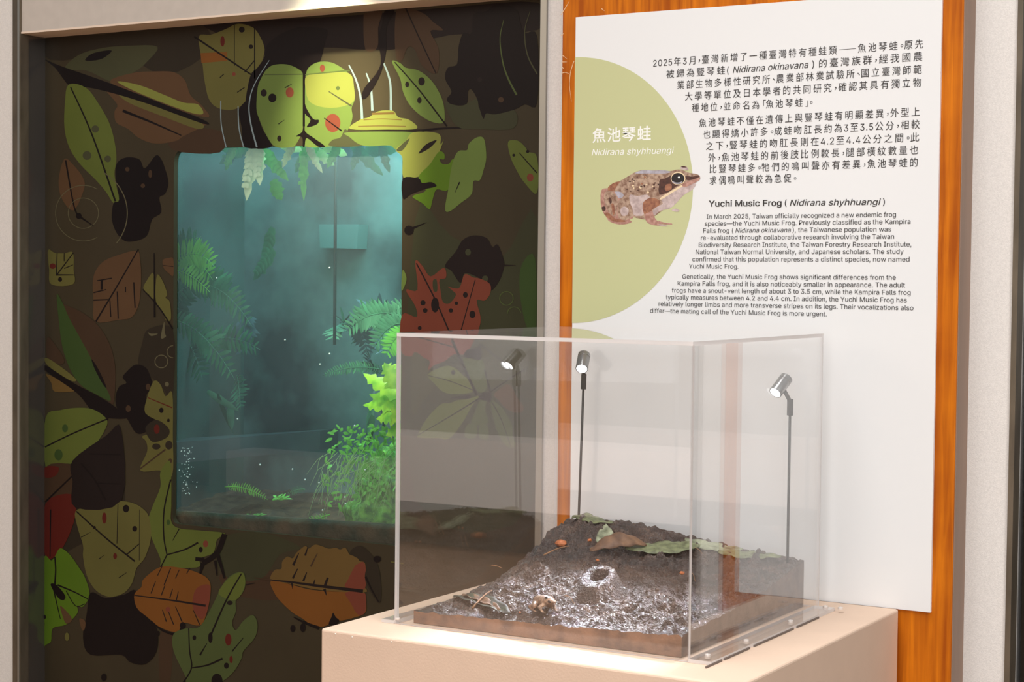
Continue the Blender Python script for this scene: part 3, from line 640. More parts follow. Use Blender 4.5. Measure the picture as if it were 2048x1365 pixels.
 [lf('og','D', 712,900, 750,860, 760,820, 850,755, 960,760, 1060,790, 1110,830, 1115,900, 1095,1000, 1060,1065, 970,1050, 940,1100, 850,1075, 780,1020, 725,970), lf('red','D', 1040,870, 1110,850, 1110,930, 1090,1010, 1060,1030, 1020,960), st('dk2','D',5,12,712,905,900,930,1090,960), st('dk2','D',6,4,800,895,825,830), st('dk2','D',6,4,855,905,875,850), st('dk2','D',6,5,870,850,905,760), st('dk2','D',6,4,935,930,945,885), st('dk2','D',6,4,900,920,915,870), st('dk2','D',5,4,835,800,860,750), st('dk2','D',5,4,930,815,950,770), st('dk2','D',5,4,990,790,1005,760), st('dk2','D',4,6,860,980,882,1045), st('dk2','D',4,6,890,985,920,1060), st('dk2','D',4,7,930,965,965,1045), st('dk2','D',4,6,1025,985,1058,1060), dot('red','D',890,980,12,15)],
 [st('dk','D',6,18,800,1040,860,1090,935,1112,965,1080), dot('dk','D',968,1065,15,18), dot('dk','D',838,1108,8,14)],
 [lf('org','F', 350,640, 400,570, 470,560, 480,480, 540,420, 600,440, 640,380, 740,300, 780,330, 850,285, 920,298, 1010,330, 1090,320, 1140,340, 1200,320, 1250,400, 1320,410, 1360,470, 1420,490, 1430,600, 1415,750, 1410,830, 900,800, 560,730, 360,700),
  lf('og','F', 350,700, 560,735, 820,800, 1200,825, 1405,830, 1430,900, 1430,1050, 1320,1110, 1110,1150, 1060,1060, 1010,1190, 900,1220, 800,1190, 700,1120, 600,1060, 480,950, 400,850), lf('red','F', 1330,510, 1420,500, 1420,790, 1200,770, 1230,680, 1290,560), lf('red','F', 1200,830, 1400,830, 1435,900, 1420,1060, 1340,1080, 1260,950),
  st('dk2','F',12,40,360,690,580,712,900,755,1400,815), st('dk2','F',30,8,605,520,670,380), st('dk2','F',24,12,600,670,655,560), st('dk2','F',26,10,720,700,760,600), st('brd','F',22,10,805,535,880,385), st('dk2','F',30,26,960,770,1000,660), st('dk2','F',24,10,740,410,770,320), st('dk2','F',22,8,835,740,855,680), st('dk2','F',26,4,590,720,598,790), st('dk2','F',34,4,960,790,985,865), st('dk2','F',8,24,660,940,740,1150), st('dk2','F',8,24,790,1000,870,1190), st('dk2','F',8,26,910,950,990,1170), st('dk2','F',8,24,1240,910,1310,1090), dot('red','F',848,895,38,42)],
 [st('brd','F',8,24,160,660,360,690), lf('dk','F', 1010,1190, 1040,1110, 1060,1060, 1090,1110, 1130,1150, 1080,1200), st('dk','F',10,40,610,1110,740,1175,900,1235), dot('dk','F',600,1240,28,40), dot('dk','F',715,1230,30,50)],
 [lf('bgd','F', 1250,380, 1380,300, 1550,480, 1600,700, 1590,950, 1450,760, 1420,640, 1430,500)], [st('dk','F',26,10,1430,650,1500,800,1580,940), dot('dk','F',1560,450,44,38), st('dk','F',50,34,1820,720,1770,870,1850,960), st('yel','F',14,14,1715,480,1860,500)],
 [lf('g2','D', 1185,840, 1240,790, 1290,785, 1300,850, 1280,900, 1250,930, 1250,990, 1230,1050, 1250,1090, 1290,1040, 1340,1010, 1365,1060, 1350,1130, 1290,1200, 1280,1240, 1230,1320, 1150,1370, 1000,1370, 980,1330, 920,1200, 920,1110, 990,1080, 1060,1070, 1130,950), lf('g','D', 1185,845, 1240,795, 1288,788, 1298,850, 1250,930, 1160,900), st('dk','D',7,10,1280,790,1200,930,1120,1110), st('dk','D',6,8,1000,1080,1005,1200,1015,1290,970,1370), st('dk','D',6,12,1015,1290,1100,1275,1180,1240), st('dk','D',10,3,1060,1222,1098,1158), st('dk','D',7,4,1230,1203,1290,1130), dot('dk','D',1115,1130,12,28), dot('rd','D',1210,1140,17,32), dot('dk','D',1030,1130,10,13), dot('dk2','D',1218,945,16,12), dot('dk','D',1200,1278,13,16), dot('rd','D',1225,1245,9,20), dot('dk','D',1150,1360,30,40)],
 [st('dk','D',28,26,1190,580,1150,680,1075,735), st('dk','D',22,10,1150,680,1175,760,1190,815), st('dk','D',20,20,1035,712,1080,715), st('dk','D',14,6,1140,720,1150,800), st('dk','D',22,10,1075,735,1060,790)],
 [lf('dk2','D', 385,190, 560,60, 640,20, 645,400, 400,440, 385,300), st('dk','D',9,9,430,205,500,290,560,400), st('dk','D',6,6,470,155,640,160), st('dk','D',6,6,510,310,640,315)],
 [dot('dk','D',550,1340,14,20), st('dk2','D',6,3,1300,850,1350,840)],
]
for Lf in LEAVES: leaf(Lf)

# ================================================================ TERRARIUM (niche behind the mural's opening)
terr = empty('terrarium'); tag(terr, 'misty blue-green terrarium behind the rounded window in the mural', 'terrarium')
tx0, tx1 = -2.72, -1.92; tz0, tz1 = .93, 1.80; ty0, ty1 = YM + .013, 3.38
wcx = [p[0] for p in wc2]; wcz = [p[1] for p in wc2]
tz0 = at_y(380, 1062, YM).z - .012; tz1 = max(wcz) + .30; tx0 = min(wcx) - .24; tx1 = max(wcx) + .20
M_tback = mat('mottled teal rock', srgb(96, 132, 130), .9, color2=srgb(18, 34, 38), vscale=3.6, bump=.6, bscale=30, detail=8)
M_tside = mat('dark wet side', srgb(40, 70, 66), .7, color2=srgb(24, 40, 40), vscale=7, bump=.5, bscale=20)
M_soil2 = mat('terrarium wet soil', srgb(78, 66, 50), .5, color2=srgb(34, 34, 26), vscale=40, bump=1, bscale=90)
box('back_wall', tx0, tx1, ty1, ty1 + .02, tz0, tz1, M_tback, terr)
box('side_wall', tx0 - .02, tx0, ty0, ty1, tz0, tz1, M_tside, terr)
box('side_wall', tx1, tx1 + .02, ty0, ty1, tz0, tz1, M_tside, terr)
box('top_panel', tx0, tx1, ty0, ty1, tz1, tz1 + .02, M_tside, terr)
# soil floor, gently uneven
def hf(name, x0, x1, y0, y1, nx, ny, fn, m, parent=None, smooth=True):
    v = [(x0 + (x1 - x0) * i / nx, y0 + (y1 - y0) * j / ny, fn(x0 + (x1 - x0) * i / nx, y0 + (y1 - y0) * j / ny)) for j in range(ny + 1) for i in range(nx + 1)]
    f = [(j * (nx + 1) + i, j * (nx + 1) + i + 1, (j + 1) * (nx + 1) + i + 1, (j + 1) * (nx + 1) + i) for j in range(ny) for i in range(nx)]
    return link(name, mesh_from(name, v, f, smooth), parent, m)
hf('soil_floor', tx0, tx1, ty0, ty1, 60, 40, lambda x, y: tz0 - .004 + .02 * noise.noise(Vector((x * 9, y * 9, 0))) + .012 * noise.noise(Vector((x * 30, y * 30, 3))) + max(0, y - 3.05) * .12, M_soil2, terr)
# window pane with mist film, thick rim
M_mist = pane_mat('misted window glass', 1.5, haze=.095, haze_col=(.74, .86, .9, 1), hazescale=3.2)
la, lb_ = at_y(345, 1024, YM), at_y(800, 1052, YM)
def lowline(x): return la.z + (lb_.z - la.z) * (x - la.x) / (lb_.x - la.x)
gl = mesh_from('window_pane', [(x, YM + .0135, max(z, lowline(x))) for x, z in hole], [tuple(range(n))])
M_bank = mat('brown soil bank', srgb(74, 62, 44), .7, color2=srgb(32, 38, 24), vscale=14, bump=.8, bscale=120)
xs = [la.x - .02 + (lb_.x + .04 - la.x) * i / 60 for i in range(61)]
vv, ff = [], []
for i, x in enumerate(xs):
    zt_ = lowline(x) - .002 + .003 * noise.noise(Vector((x * 40, 0, 0)))
    vv += [(x, YM + .018, zt_ - .075), (x, YM + .018 + .004 * noise.noise(Vector((x * 30, 1, 0))), zt_ - .01), (x, YM + .025, zt_), (x, YM + .06, zt_ - .004), (x, YM + .10, zt_ - .02)]
for i in range(60):
    for k in range(4): a = i * 5 + k; ff.append((a, a + 5, a + 6, a + 1))
link('soil_bank', mesh_from('soil_bank', vv, ff, True), terr, M_bank)
link('window_pane', gl, terr, M_mist)
area('terrarium_lamp', ((tx0 + tx1) / 2 + .05, 3.16, tz1 - .012), ((tx0 + tx1) / 2 + .05, 3.14, tz0), .7, 11.5, (.48, .93, .95), .24)
area('terrarium_side_fill', (tx1 - .03, 2.98, tz1 - .1), (tx0 + .4, 3.2, 1.2), .10, 3.4, (.55, 1, .75))  # added fill for the lower plants
# rock ledge, rod, plate painted as a window reflection
pa = at_y(671, 400, 3.02)
link('feed_pipe', tube_mesh('feed_pipe', [(pa.x, 3.02, tz1), (pa.x, 3.02, at_y(671, 690, 3.02).z)], .0035), terr, mat('dark pipe', srgb(30, 50, 54), .4))
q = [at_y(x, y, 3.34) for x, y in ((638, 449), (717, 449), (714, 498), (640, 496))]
M_reflection = mat('pale teal reflection', srgb(76, 120, 118), .5)
link('reflection_plate', mesh_from('reflection_plate', [(p.x, 3.34, p.z) for p in q] + [(p.x, 3.379, p.z) for p in q], [(3, 2, 1, 0), (4, 5, 6, 7), (0, 1, 5, 4), (1, 2, 6, 5), (2, 3, 7, 6), (3, 0, 4, 7)]), terr, M_reflection)  # solid plate added to draw the reflection of a bright room window
# stone ledge running back along the left side
M_ledge = mat('slate ledge', srgb(58, 70, 74), .35, var=.3, vscale=16, bump=.3, bscale=50)
a0, a1 = at_y(346, 886, 2.90), at_y(640, 862, 3.30)
v = [(a0.x, 2.90, a0.z), (a1.x, 3.30, a1.z), (a1.x, 3.37, a1.z), (a0.x - .05, 3.0, a0.z)]
v2 = v + [(x, y, z - .045) for x, y, z in v]
link('rock_ledge', mesh_from('rock_ledge', v2, [(0, 1, 2, 3), (7, 6, 5, 4), (0, 4, 5, 1), (1, 5, 6, 2), (2, 6, 7, 3), (3, 7, 4, 0)]), terr, M_ledge)
# trickle of water
M_water = mat('water droplets', srgb(205, 230, 226), .1, spec=.8)
vv, ff = [], []
random.seed(11)
def blob(vv, ff, c, r, n1=6, n2=4):
    b = len(vv); vv.append((c[0], c[1], c[2] + r))
    for j in range(1, n2):
        for i in range(n1):
            a, t = 2 * math.pi * i / n1, math.pi * j / n2
            vv.append((c[0] + r * math.sin(t) * math.cos(a), c[1] + r * math.sin(t) * math.sin(a), c[2] + r * math.cos(t)))
    vv.append((c[0], c[1], c[2] - r)); e = len(vv) - 1
    for i in range(n1):
        ff.append((b, b + 1 + i, b + 1 + (i + 1) % n1)); ff.append((e, e - n1 + (i + 1) % n1, e - n1 + i))
        for j in range(n2 - 2):
            p, q_ = b + 1 + j * n1 + i, b + 1 + j * n1 + (i + 1) % n1; ff.append((p, p + n1, q_ + n1, q_))
for k in range(70):
    x, y = random.gauss(373, 6), random.uniform(895, 990)
    p = at_y(x, y, YM + .0115); blob(vv, ff, p, random.uniform(.0005, .0014))
for x, y in ((659, 536), (659, 708), (640, 729), (433, 556), (475, 838), (709, 852), (585, 939), (638, 966), (691, 1008), (690, 995), (645, 1021), (570, 680), (520, 930), (730, 940), (610, 960)):
    p = at_y(x, y, YM + .0115); blob(vv, ff, p, .0019)
o = link('water_droplets', mesh_from('water_droplets', vv, ff, True), terr, M_water); o['kind'] = 'stuff'

# plants
BACKF = True
def leaf_strip(vv, ff, base, d, up, L_, W_, droop=.3, n=5, wav=0):
    """a pointed leaf: spine from base along d, bending by droop"""
    side = d.cross(up).normalized(); b = len(vv)
    for i in range(n + 1):
        t = i / n; c = base + d * (L_ * t) + up * (L_ * (-.0 - droop * t * t))
        w_ = W_ * math.sin(math.pi * min(1, .12 + .88 * t)) ** .8 * (1 + wav * math.sin(i * 2.4))
        if i == n: w_ = 0.0003
        vv.append(c - side * w_ - up * w_ * .15); vv.append(c); vv.append(c + side * w_ - up * w_ * .15)
    for i in range(n):
        for k in (0, 1): a = b + i * 3 + k; ff.append((a, a + 1, a + 4, a + 3))
def frond(name, base, tip, arch, wmax, npin, m, parent, up=Vector((0, 0, 1)), facing=Vector((0, -1, 0)), curl=0):
    base, tip = Vector(base), Vector(tip); vv, ff = [], []
    def sp(t): return base.lerp(tip, t) + up * arch * 4 * t * (1 - t)
    for k in range(npin):
        t = .08 + .9 * k / npin; c = sp(t); tg = (sp(min(1, t + .02)) - sp(t - .02)).normalized()
        nrm = facing - tg * facing.dot(tg); nrm.normalize(); side = tg.cross(nrm).normalized()
        L_ = wmax * (math.sin(math.pi * (t * .85 + .1)) ** .7)
        for s in (-1, 1):
            d = (side * s + tg * .55 + nrm * random.uniform(-.1, .25)).normalized()
            leaf_strip(vv, ff, c, d, nrm, L_ * random.uniform(.85, 1.1), L_ * .13, random.uniform(-.1, .25), 4)
    tm = tube_mesh('t', [sp(i / 12) for i in range(13)], [.0016 * (1 - i / 16) for i in range(13)], 5)
    b = len(vv); vv += [v_.co.copy() for v_ in tm.vertices]; ff += [tuple(i + b for i in p.vertices) for p in tm.polygons]
    bpy.data.meshes.remove(tm)
    return link(name, mesh_from(name, vv, ff, True), parent, m)
M_fern = mat('fern green', srgb(96, 190, 74), .5, var=.3, vscale=30, spec=.3)
M_fernt = mat('teal fern', srgb(52, 128, 92), .5, var=.3, vscale=30)
M_pale = mat('pale hanging leaf', srgb(206, 236, 190), .5, var=.2, vscale=40)
M_bright = mat('fresh lettuce green', srgb(150, 214, 40), .35, color2=srgb(92, 170, 24), vscale=50, spec=.6)
M_moss = mat('moss green', srgb(100, 170, 70), .9, color2=srgb(40, 96, 44), vscale=60, bump=1, bscale=160)
def P3(x, y, Y): return at_y(x, y, Y)
random.seed(5)
fern = empty('fern'); tag(fern, 'feathery green fern arching in from the left edge of the terrarium window', 'fern', 'ferns in the terrarium')
for a, b, ar, w_, np_, m in (((335, 520, 3.0), (425, 560, 2.97), .03, .045, 16, M_fern), ((335, 545, 2.96), (430, 535, 2.94), .035, .04, 16, M_fern), ((338, 540, 2.97), (395, 475, 2.95), .01, .04, 14, M_fernt),
        ((340, 600, 3.02), (505, 655, 2.98), .06, .045, 22, M_fernt), ((338, 540, 2.95), (420, 585, 2.92), .012, .03, 14, M_fern), ((340, 640, 3.0), (470, 760, 3.0), .03, .045, 16, M_fernt), ((400, 690, 3.1), (520, 700, 3.1), .02, .04, 12, M_fernt), ((350, 560, 3.05), (470, 590, 3.03), .02, .05, 16, M_fernt), ((345, 650, 3.1), (370, 560, 3.05), .0, .05, 14, M_fernt)):
    frond('frond', P3(*a), P3(*b), ar, w_, np_, m, fern)
hang = empty('hanging_fern'); tag(hang, 'pale whitish-green fern leaves hanging from the top of the terrarium window', 'fern', 'ferns in the terrarium')
for a, b, w_, m in (((508, 285, 2.93), (484, 400, 2.91), .017, M_pale), ((515, 285, 2.93), (513, 370, 2.91), .016, M_pale), ((520, 300, 2.94), (500, 345, 2.92), .02, M_pale), ((520, 295, 2.95), (570, 360, 2.95), .014, M_fern), ((610, 270, 2.98), (598, 400, 2.97), .012, M_fern),
        ((620, 290, 2.98), (585, 345, 2.98), .011, M_fernt), ((630, 300, 3.0), (665, 330, 3.0), .011, M_pale), ((500, 290, 2.96), (430, 325, 2.98), .014, M_fernt), ((560, 290, 3.0), (640, 300, 3.0), .012, M_pale), ((700, 285, 3.02), (760, 350, 3.02), .012, M_fernt), ((640, 285, 3.0), (690, 310, 3.0), .013, M_pale), ((545, 360, 3.05), (560, 400, 3.05), .016, M_fern), ((548, 500, 3.15), (500, 560, 3.15), .016, M_fernt), ((545, 455, 3.15), (520, 540, 3.15), .015, M_fernt), ((480, 285, 3.0), (440, 300, 3.0), .014, M_fernt), ((730, 300, 3.05), (790, 300, 3.05), .014, M_fernt), ((590, 280, 2.96), (560, 335, 2.95), .010, M_pale), ((612, 285, 2.96), (640, 345, 2.96), .009, M_pale), ((640, 285, 2.97), (600, 330, 2.97), .009, M_fern), ((560, 285, 2.97), (600, 300, 2.97), .012, M_pale), ((680, 285, 2.99), (650, 335, 2.99), .011, M_fern), ((450, 285, 2.96), (400, 300, 2.97), .013, M_fern), ((720, 290, 3.0), (700, 340, 3.0), .010, M_fernt), ((470, 288, 2.95), (445, 340, 2.97), .012, M_fern), ((760, 285, 2.99), (775, 345, 2.99), .010, M_fernt)):
    a, b = P3(*a), P3(*b); vv, ff = [], []; d = (b - a); L_ = d.length
    leaf_strip(vv, ff, a, d.normalized(), Vector((0, -1, .1)).normalized(), L_, w_, .12, 10, .3)
    # toothed lobes along the leaf
    for k in range(6):
        c = a.lerp(b, .12 + .12 * k); s = d.normalized().cross(Vector((0, -1, 0))).normalized()
        for sg in (-1, 1): leaf_strip(vv, ff, c, (s * sg + d.normalized() * .9).normalized(), Vector((0, -1, 0)), w_ * 1.5 * (1 - k * .1), w_ * .35, .1, 3)
    link('frond', mesh_from('frond', vv, ff, True), hang, m)
rf = empty('shade_fern'); tag(rf, 'blue-green fern reaching in from the right edge of the terrarium window at mid height', 'fern', 'ferns in the terrarium')
for a, b, ar, w_, np_, m in (((815, 640, 2.99), (690, 665, 2.97), .025, .035, 16, M_fernt), ((815, 650, 2.96), (745, 700, 2.95), .02, .035, 14, M_fernt), ((815, 620, 3.0), (760, 690, 2.98), .03, .03, 12, M_fernt), ((812, 660, 2.95), (770, 715, 2.94), .01, .03, 10, M_fern), ((780, 745, 3.04), (645, 752, 3.04), .014, .016, 26, M_fernt), ((810, 660, 3.05), (700, 640, 3.05), .02, .04, 14, M_fernt)):
    frond('frond', P3(*a), P3(*b), ar, w_, np_, m, rf)
bf = empty('background_foliage'); tag(bf, 'dim blue-green leaves in the misty back of the terrarium', 'foliage')
M_dim = mat('dim teal leaf', srgb(50, 110, 84), .7, var=.4, vscale=20); M_dim2 = mat('blue grey leaf', srgb(70, 104, 112), .7, var=.4, vscale=14)
random.seed(17)
for k in range(17):
    x, y = (random.uniform(360, 500), random.uniform(560, 860)) if k % 2 else (random.uniform(700, 785), random.uniform(620, 850))
    a = P3(x, y, random.uniform(3.14, 3.27)); b = P3(x + random.uniform(-45, 60), y + random.uniform(20, 90), random.uniform(3.1, 3.26))
    if k % 3: frond('frond', a, b, random.uniform(.01, .04), random.uniform(.03, .06), 12, random.choice([M_dim, M_dim2]), bf)
    else:
        vv, ff = [], []; d = b - a; leaf_strip(vv, ff, a, d.normalized(), Vector((0, -1, .2)).normalized(), d.length * 1.0, random.uniform(.005, .012), .15, 8, .1)
        link('leaf', mesh_from('leaf', vv, ff, True), bf, random.choice([M_dim, M_dim2]))
let = empty('bright_leaf_plant'); tag(let, 'bright lime-green plant with ruffled lobed leaves at the right edge of the terrarium window', 'plant')
for a, b, w_ in (((808, 800, 2.91), (722, 742, 2.90), .016), ((808, 812, 2.92), (722, 806, 2.91), .015), ((806, 790, 2.92), (765, 722, 2.90), .020), ((808, 760, 2.93), (762, 728, 2.91), .018), ((806, 830, 2.91), (750, 835, 2.90), .016), ((812, 780, 2.9), (778, 850, 2.89), .016), ((808, 815, 2.93), (735, 785, 2.92), .014), ((810, 850, 2.92), (770, 870, 2.9), .016), ((812, 740, 2.93), (780, 770, 2.92), .016)):
    a, b = P3(*a), P3(*b); vv, ff = [], []; d = b - a
    leaf_strip(vv, ff, a, d.normalized(), Vector((.1, -.8, .5)).normalized(), d.length, w_, .1, 14, .38)
    link('leaf', mesh_from('leaf', vv, ff, True), let, M_bright)
# mossy mound with dangling rootlets
mm = empty('mossy_mound'); tag(mm, 'green mossy mound with dangling rootlets in the lower right of the terrarium window', 'moss')
c0 = P3(790, 960, 2.99); rad = .155
def mound(x, y):
    dx, dy = (x - c0.x) / rad, (y - 3.02) / .13
    return 0
vv, ff = [], []
NX, NZ = 48, 36
top = P3(730, 862, 2.97); lowz = tz0 + .005
for j in range(NZ + 1):
    for i in range(NX + 1):
        th = math.pi * (.0 + 1.0 * i / NX); ph = math.pi / 2 * j / NZ
        r = rad * (1 + .18 * noise.noise(Vector((i * .22, j * .22, 1))) + .06 * noise.noise(Vector((i * .9, j * .9, 4))))
        vv.append((c0.x + .02 - math.cos(th) * r * math.cos(ph) * .95, 3.02 - math.sin(th) * r * math.cos(ph) * .62, lowz + (c0.z - lowz) * .0 + math.sin(ph) * r * 1.28))
for j in range(NZ):
    for i in range(NX): a = j * (NX + 1) + i; ff.append((a, a + 1, a + NX + 2, a + NX + 1))
link('moss_cushion', mesh_from('moss_cushion', vv, ff, True), mm, M_moss)
vv, ff = [], []
for k in range(420):
    x, y = random.gauss(735, 42), random.uniform(850, 1010)
    if x < 640 + (y - 850) * .0 or x > 806: continue
    p = P3(x, y, 2.925 + random.uniform(0, .03)); d = Vector((random.uniform(-1, .6), random.uniform(-.4, .1), random.uniform(-.9, .4))).normalized()
    leaf_strip(vv, ff, p, d, Vector((0, -1, .2)).normalized(), random.uniform(.008, .02), random.uniform(.0015, .004), .3, 3)
o = link('moss_leaflets', mesh_from('moss_leaflets', vv, ff, True), mm, M_fern); o['kind'] = 'stuff'
vv, ff = [], []
for k in range(70):
    x, y = random.uniform(640, 800), random.uniform(890, 950)
    a = P3(x, y, 2.925); b = P3(x - random.uniform(0, 55), y + random.uniform(30, 100), 2.91); mid = a.lerp(b, .5) + Vector((random.uniform(-.01, .01), 0, .008))
    tm = tube_mesh('t', [a, mid, b], [.0006, .0005, .0002], 3, False); bb = len(vv)
    vv += [v_.co.copy() for v_ in tm.vertices]; ff += [tuple(i + bb for i in p.vertices) for p in tm.polygons]; bpy.data.meshes.remove(tm)
o = link('rootlets', mesh_from('rootlets', vv, ff, True), mm, mat('pale green rootlets', srgb(130, 190, 120), .6)); o['kind'] = 'stuff'
gp = empty('ground_plant'); tag(gp, 'small dark green plants creeping over the soil at the foot of the terrarium window', 'plant')
for k, (x, y) in enumerate(((465, 1040), (480, 1050), (505, 1035), (560, 1000), (620, 1075), (690, 1060), (450, 1060), (520, 1050))):
    b = P3(x, y, 2.93)
    for q_ in range(3):
        vv, ff = [], []
        for r_ in range(5):
            d = Vector((random.uniform(-1, 1), random.uniform(-.4, .3), random.uniform(.1, .7))).normalized()
            leaf_strip(vv, ff, b + Vector((random.uniform(-.01, .01), 0, 0)), d, Vector((0, -.6, .8)).normalized(), random.uniform(.012, .028), .003, .4, 4)
        link('sprig', mesh_from('sprig', vv, ff, True), gp, M_fern if k % 2 else M_moss)
lw = P3(540, 998, 2.95)
frond('frond', P3(450, 975, 2.97), P3(535, 1000, 2.95), .01, .014, 18, M_fern, gp)
frond('frond', P3(660, 1030, 2.92), P3(585, 1065, 2.9), .004, .012, 14, M_fern, gp)
frond('frond', P3(610, 980, 2.95), P3(575, 990, 2.95), .004, .009, 10, M_fernt, gp)

# ================================================================ PLINTH
M_pl = mat('sand painted plinth', srgb(230, 201, 178), .72, var=.035, vscale=14, bump=.12, bscale=300)
plx0, plx1, ply0, ply1 = -1.558, -.8935, 2.083, 2.710
pl_o = box('plinth', plx0, plx1, ply0, ply1, 0, 1.0, M_pl, bevel=.004, seg=3)
tag(pl_o, 'square sand-coloured display plinth carrying the acrylic case, in front of the sign', 'plinth')
M_chip = mat('white chips', srgb(244, 236, 228), .7)
vv, ff = [], []
for x, y in ((670.5, 1269), (704, 1275), (783, 1285)):
    p = at_y(x, y, ply0 - .0002); blob(vv, ff, (p.x, ply0, p.z), .0011)
link('paint_chip', mesh_from('paint_chip', vv, ff, True), pl_o, M_chip)

# ================================================================ MUD DIORAMA
sx0, sx1, sy0, sy1 = -1.466, -1.026, 2.190, 2.640
def lerp_t(T, x):
    for (a, fa), (b, fb) in zip(T, T[1:]):
        if x <= b: t = (x - a) / (b - a); t = max(0, min(1, t)); return fa + (fb - fa) * t
    return T[-1][1]
LE = [(0, .020), (.25, .022), (.50, .030), (.62, .044), (.72, .058), (.84, .075), (.9, .092), (1, .100)]
RE = [(0, .036), (.4, .044), (.7, .056), (.9, .070), (1, .076)]
FE = [(0, .018), (.5, .021), (1, .028)]
BE = [(0, .098), (.12, .116), (.24, .118), (.38, .108), (.55, .098), (.72, .086), (.88, .081), (1, .076)]
cr1 = at_z(1196, 1180, 1.05); cr2 = at_z(1066, 1172, 1.035); cr3 = at_z(1308, 1200, 1.045); cr4 = at_z(1215, 1068, 1.09)
def hmud(x, y, fine=True):
    u, v_ = (x - sx0) / (sx1 - sx0), (y - sy0) / (sy1 - sy0)
    l, r, f_, b = lerp_t(LE, v_), lerp_t(RE, v_), lerp_t(FE, u), lerp_t(BE, u)
    h = (1 - u) * l + u * r + (1 - v_) * f_ + v_ * b - ((1 - u) * (1 - v_) * FE[0][1] + u * (1 - v_) * (FE[-1][1] + RE[0][1]) / 2 + (1 - u) * v_ * .099 + u * v_ * .076)
    edge = min(u, 1 - u, v_, 1 - v_); e = min(1, edge / .06)
    h += e * (.012 * math.exp(-((u - .5) ** 2 + (v_ - .35) ** 2) / .12))
    def g(c, s, x=x, y=y): return math.exp(-((x - c.x) ** 2 + (y - c.y) ** 2) / (2 * s * s))
    calm = 1.0
    q_ = cr1; dx, dy = x - q_.x, y - q_.y; rr = math.hypot(dx, dy * .95) / .040
    if rr < 1.25:
        k = 1 - rr / 1.25; prof = k * k * (3 - 2 * k); h += .026 * min(prof, .5) / .5 * (1.0 + .30 * math.tanh(dy * 60))
        rh_ = math.hypot(dx - .001, (dy - .002) * 1.1); h -= .022 * max(0, min(1, (.0145 - rh_) / .004)); calm = 1 - min(1, max(0, 1.25 - rr) * 2.2) * .75
    h -= .010 * g(q_ + Vector((.0, -.050, 0)), .018)
    h += .014 * (1 + .35 * math.tanh((y - cr2.y) * 60)) * g(cr2, .020) - .016 * max(0, min(1, (.0105 - math.hypot(x - cr2.x, y - cr2.y - .003)) / .003)) + .008 * g(cr2 + Vector((-.03, -.02, 0)), .02)
    h += -.012 * max(0, min(1, (.011 - math.hypot((x - cr3.x) * .7, (y - cr3.y) * 1.3)) / .004)) + .006 * g(cr3 + Vector((0, -.02, 0)), .018)
    h += -.008 * g(cr4, .02)
    if fine:
        p = Vector((x * 28, y * 28, 0)); h += .010 * e * calm * noise.noise(p); h += .022 * e * max(0, v_ - .45) * noise.noise(Vector((x * 52, y * 52, 8)))
        h += .0058 * (.5 + .5 * e) * calm * noise.turbulence(Vector((x * 75, y * 75, 2)), 4, False) * (1.0 + v_) - .003
        h += .0016 * noise.noise(Vector((x * 330, y * 330, 5))) * (.4 + .6 * e)
        h += .0011 * noise.noise(Vector((x * 700, y * 700, 9))) * (.4 + .6 * e)
    return h
SZ = 1.0012
mud = empty('mud_diorama'); tag(mud, 'sloping slab of wet dark mud with burrow holes inside the acrylic case', 'diorama')
mm_ = bpy.data.materials.new('wet mud'); mm_.use_nodes = True
nt = mm_.node_tree; N = nt.nodes; L = nt.links; p = N['Principled BSDF']
tc = N.new('ShaderNodeTexCoord')
n1 = N.new('ShaderNodeTexNoise'); n1.inputs['Scale'].default_value = 26; n1.inputs['Detail'].default_value = 9; n1.inputs['Roughness'].default_value = .7
L.new(tc.outputs['Object'], n1.inputs['Vector'])
r1 = N.new('ShaderNodeValToRGB'); cr = r1.color_ramp
cr.elements[0].position = .30; cr.elements[0].color = srgb(38, 28, 24)
cr.elements[1].position = .80; cr.elements[1].color = srgb(146, 118, 100)
e = cr.elements.new(.5); e.color = srgb(70, 53, 45); e = cr.elements.new(.64); e.color = srgb(102, 80, 68)
L.new(n1.outputs['Fac'], r1.inputs['Fac']); L.new(r1.outputs['Color'], p.inputs['Base Color'])
n3 = N.new('ShaderNodeTexNoise'); n3.inputs['Scale'].default_value = 9; n3.inputs['Detail'].default_value = 5; L.new(tc.outputs['Object'], n3.inputs['Vector'])
mr = N.new('ShaderNodeMapRange'); mr.inputs[1].default_value = .38; mr.inputs[2].default_value = .62; mr.inputs[3].default_value = .22; mr.inputs[4].default_value = .45
L.new(n3.outputs['Fac'], mr.inputs[0]); L.new(mr.outputs[0], p.inputs['Roughness'])
p.inputs['Coat Weight'].default_value = .8; p.inputs['Coat Roughness'].default_value = .13
n2 = N.new('ShaderNodeTexNoise'); n2.inputs['Scale'].default_value = 340; n2.inputs['Detail'].default_value = 4; L.new(tc.outputs['Object'], n2.inputs['Vector'])
b = N.new('ShaderNodeBump'); b.inputs['Strength'].default_value = 1.0; b.inputs['Distance'].default_value = .006
L.new(n2.outputs['Fac'], b.inputs['Height']); L.new(b.outputs['Normal'], p.inputs['Normal']); L.new(b.outputs['Normal'], p.inputs['Coat Normal'])
hf('mud_surface', sx0, sx1, sy0, sy1, 400, 400, lambda x, y: SZ + hmud(x, y), mm_, mud)
M_side = mat('brown painted slab side', srgb(146, 108, 84), .6, color2=srgb(104, 78, 64), vscale=40, bump=.4, bscale=120)
M_side2 = mat('grey brown slab side', srgb(112, 92, 82), .6, color2=srgb(86, 72, 66), vscale=40, bump=.4, bscale=120)
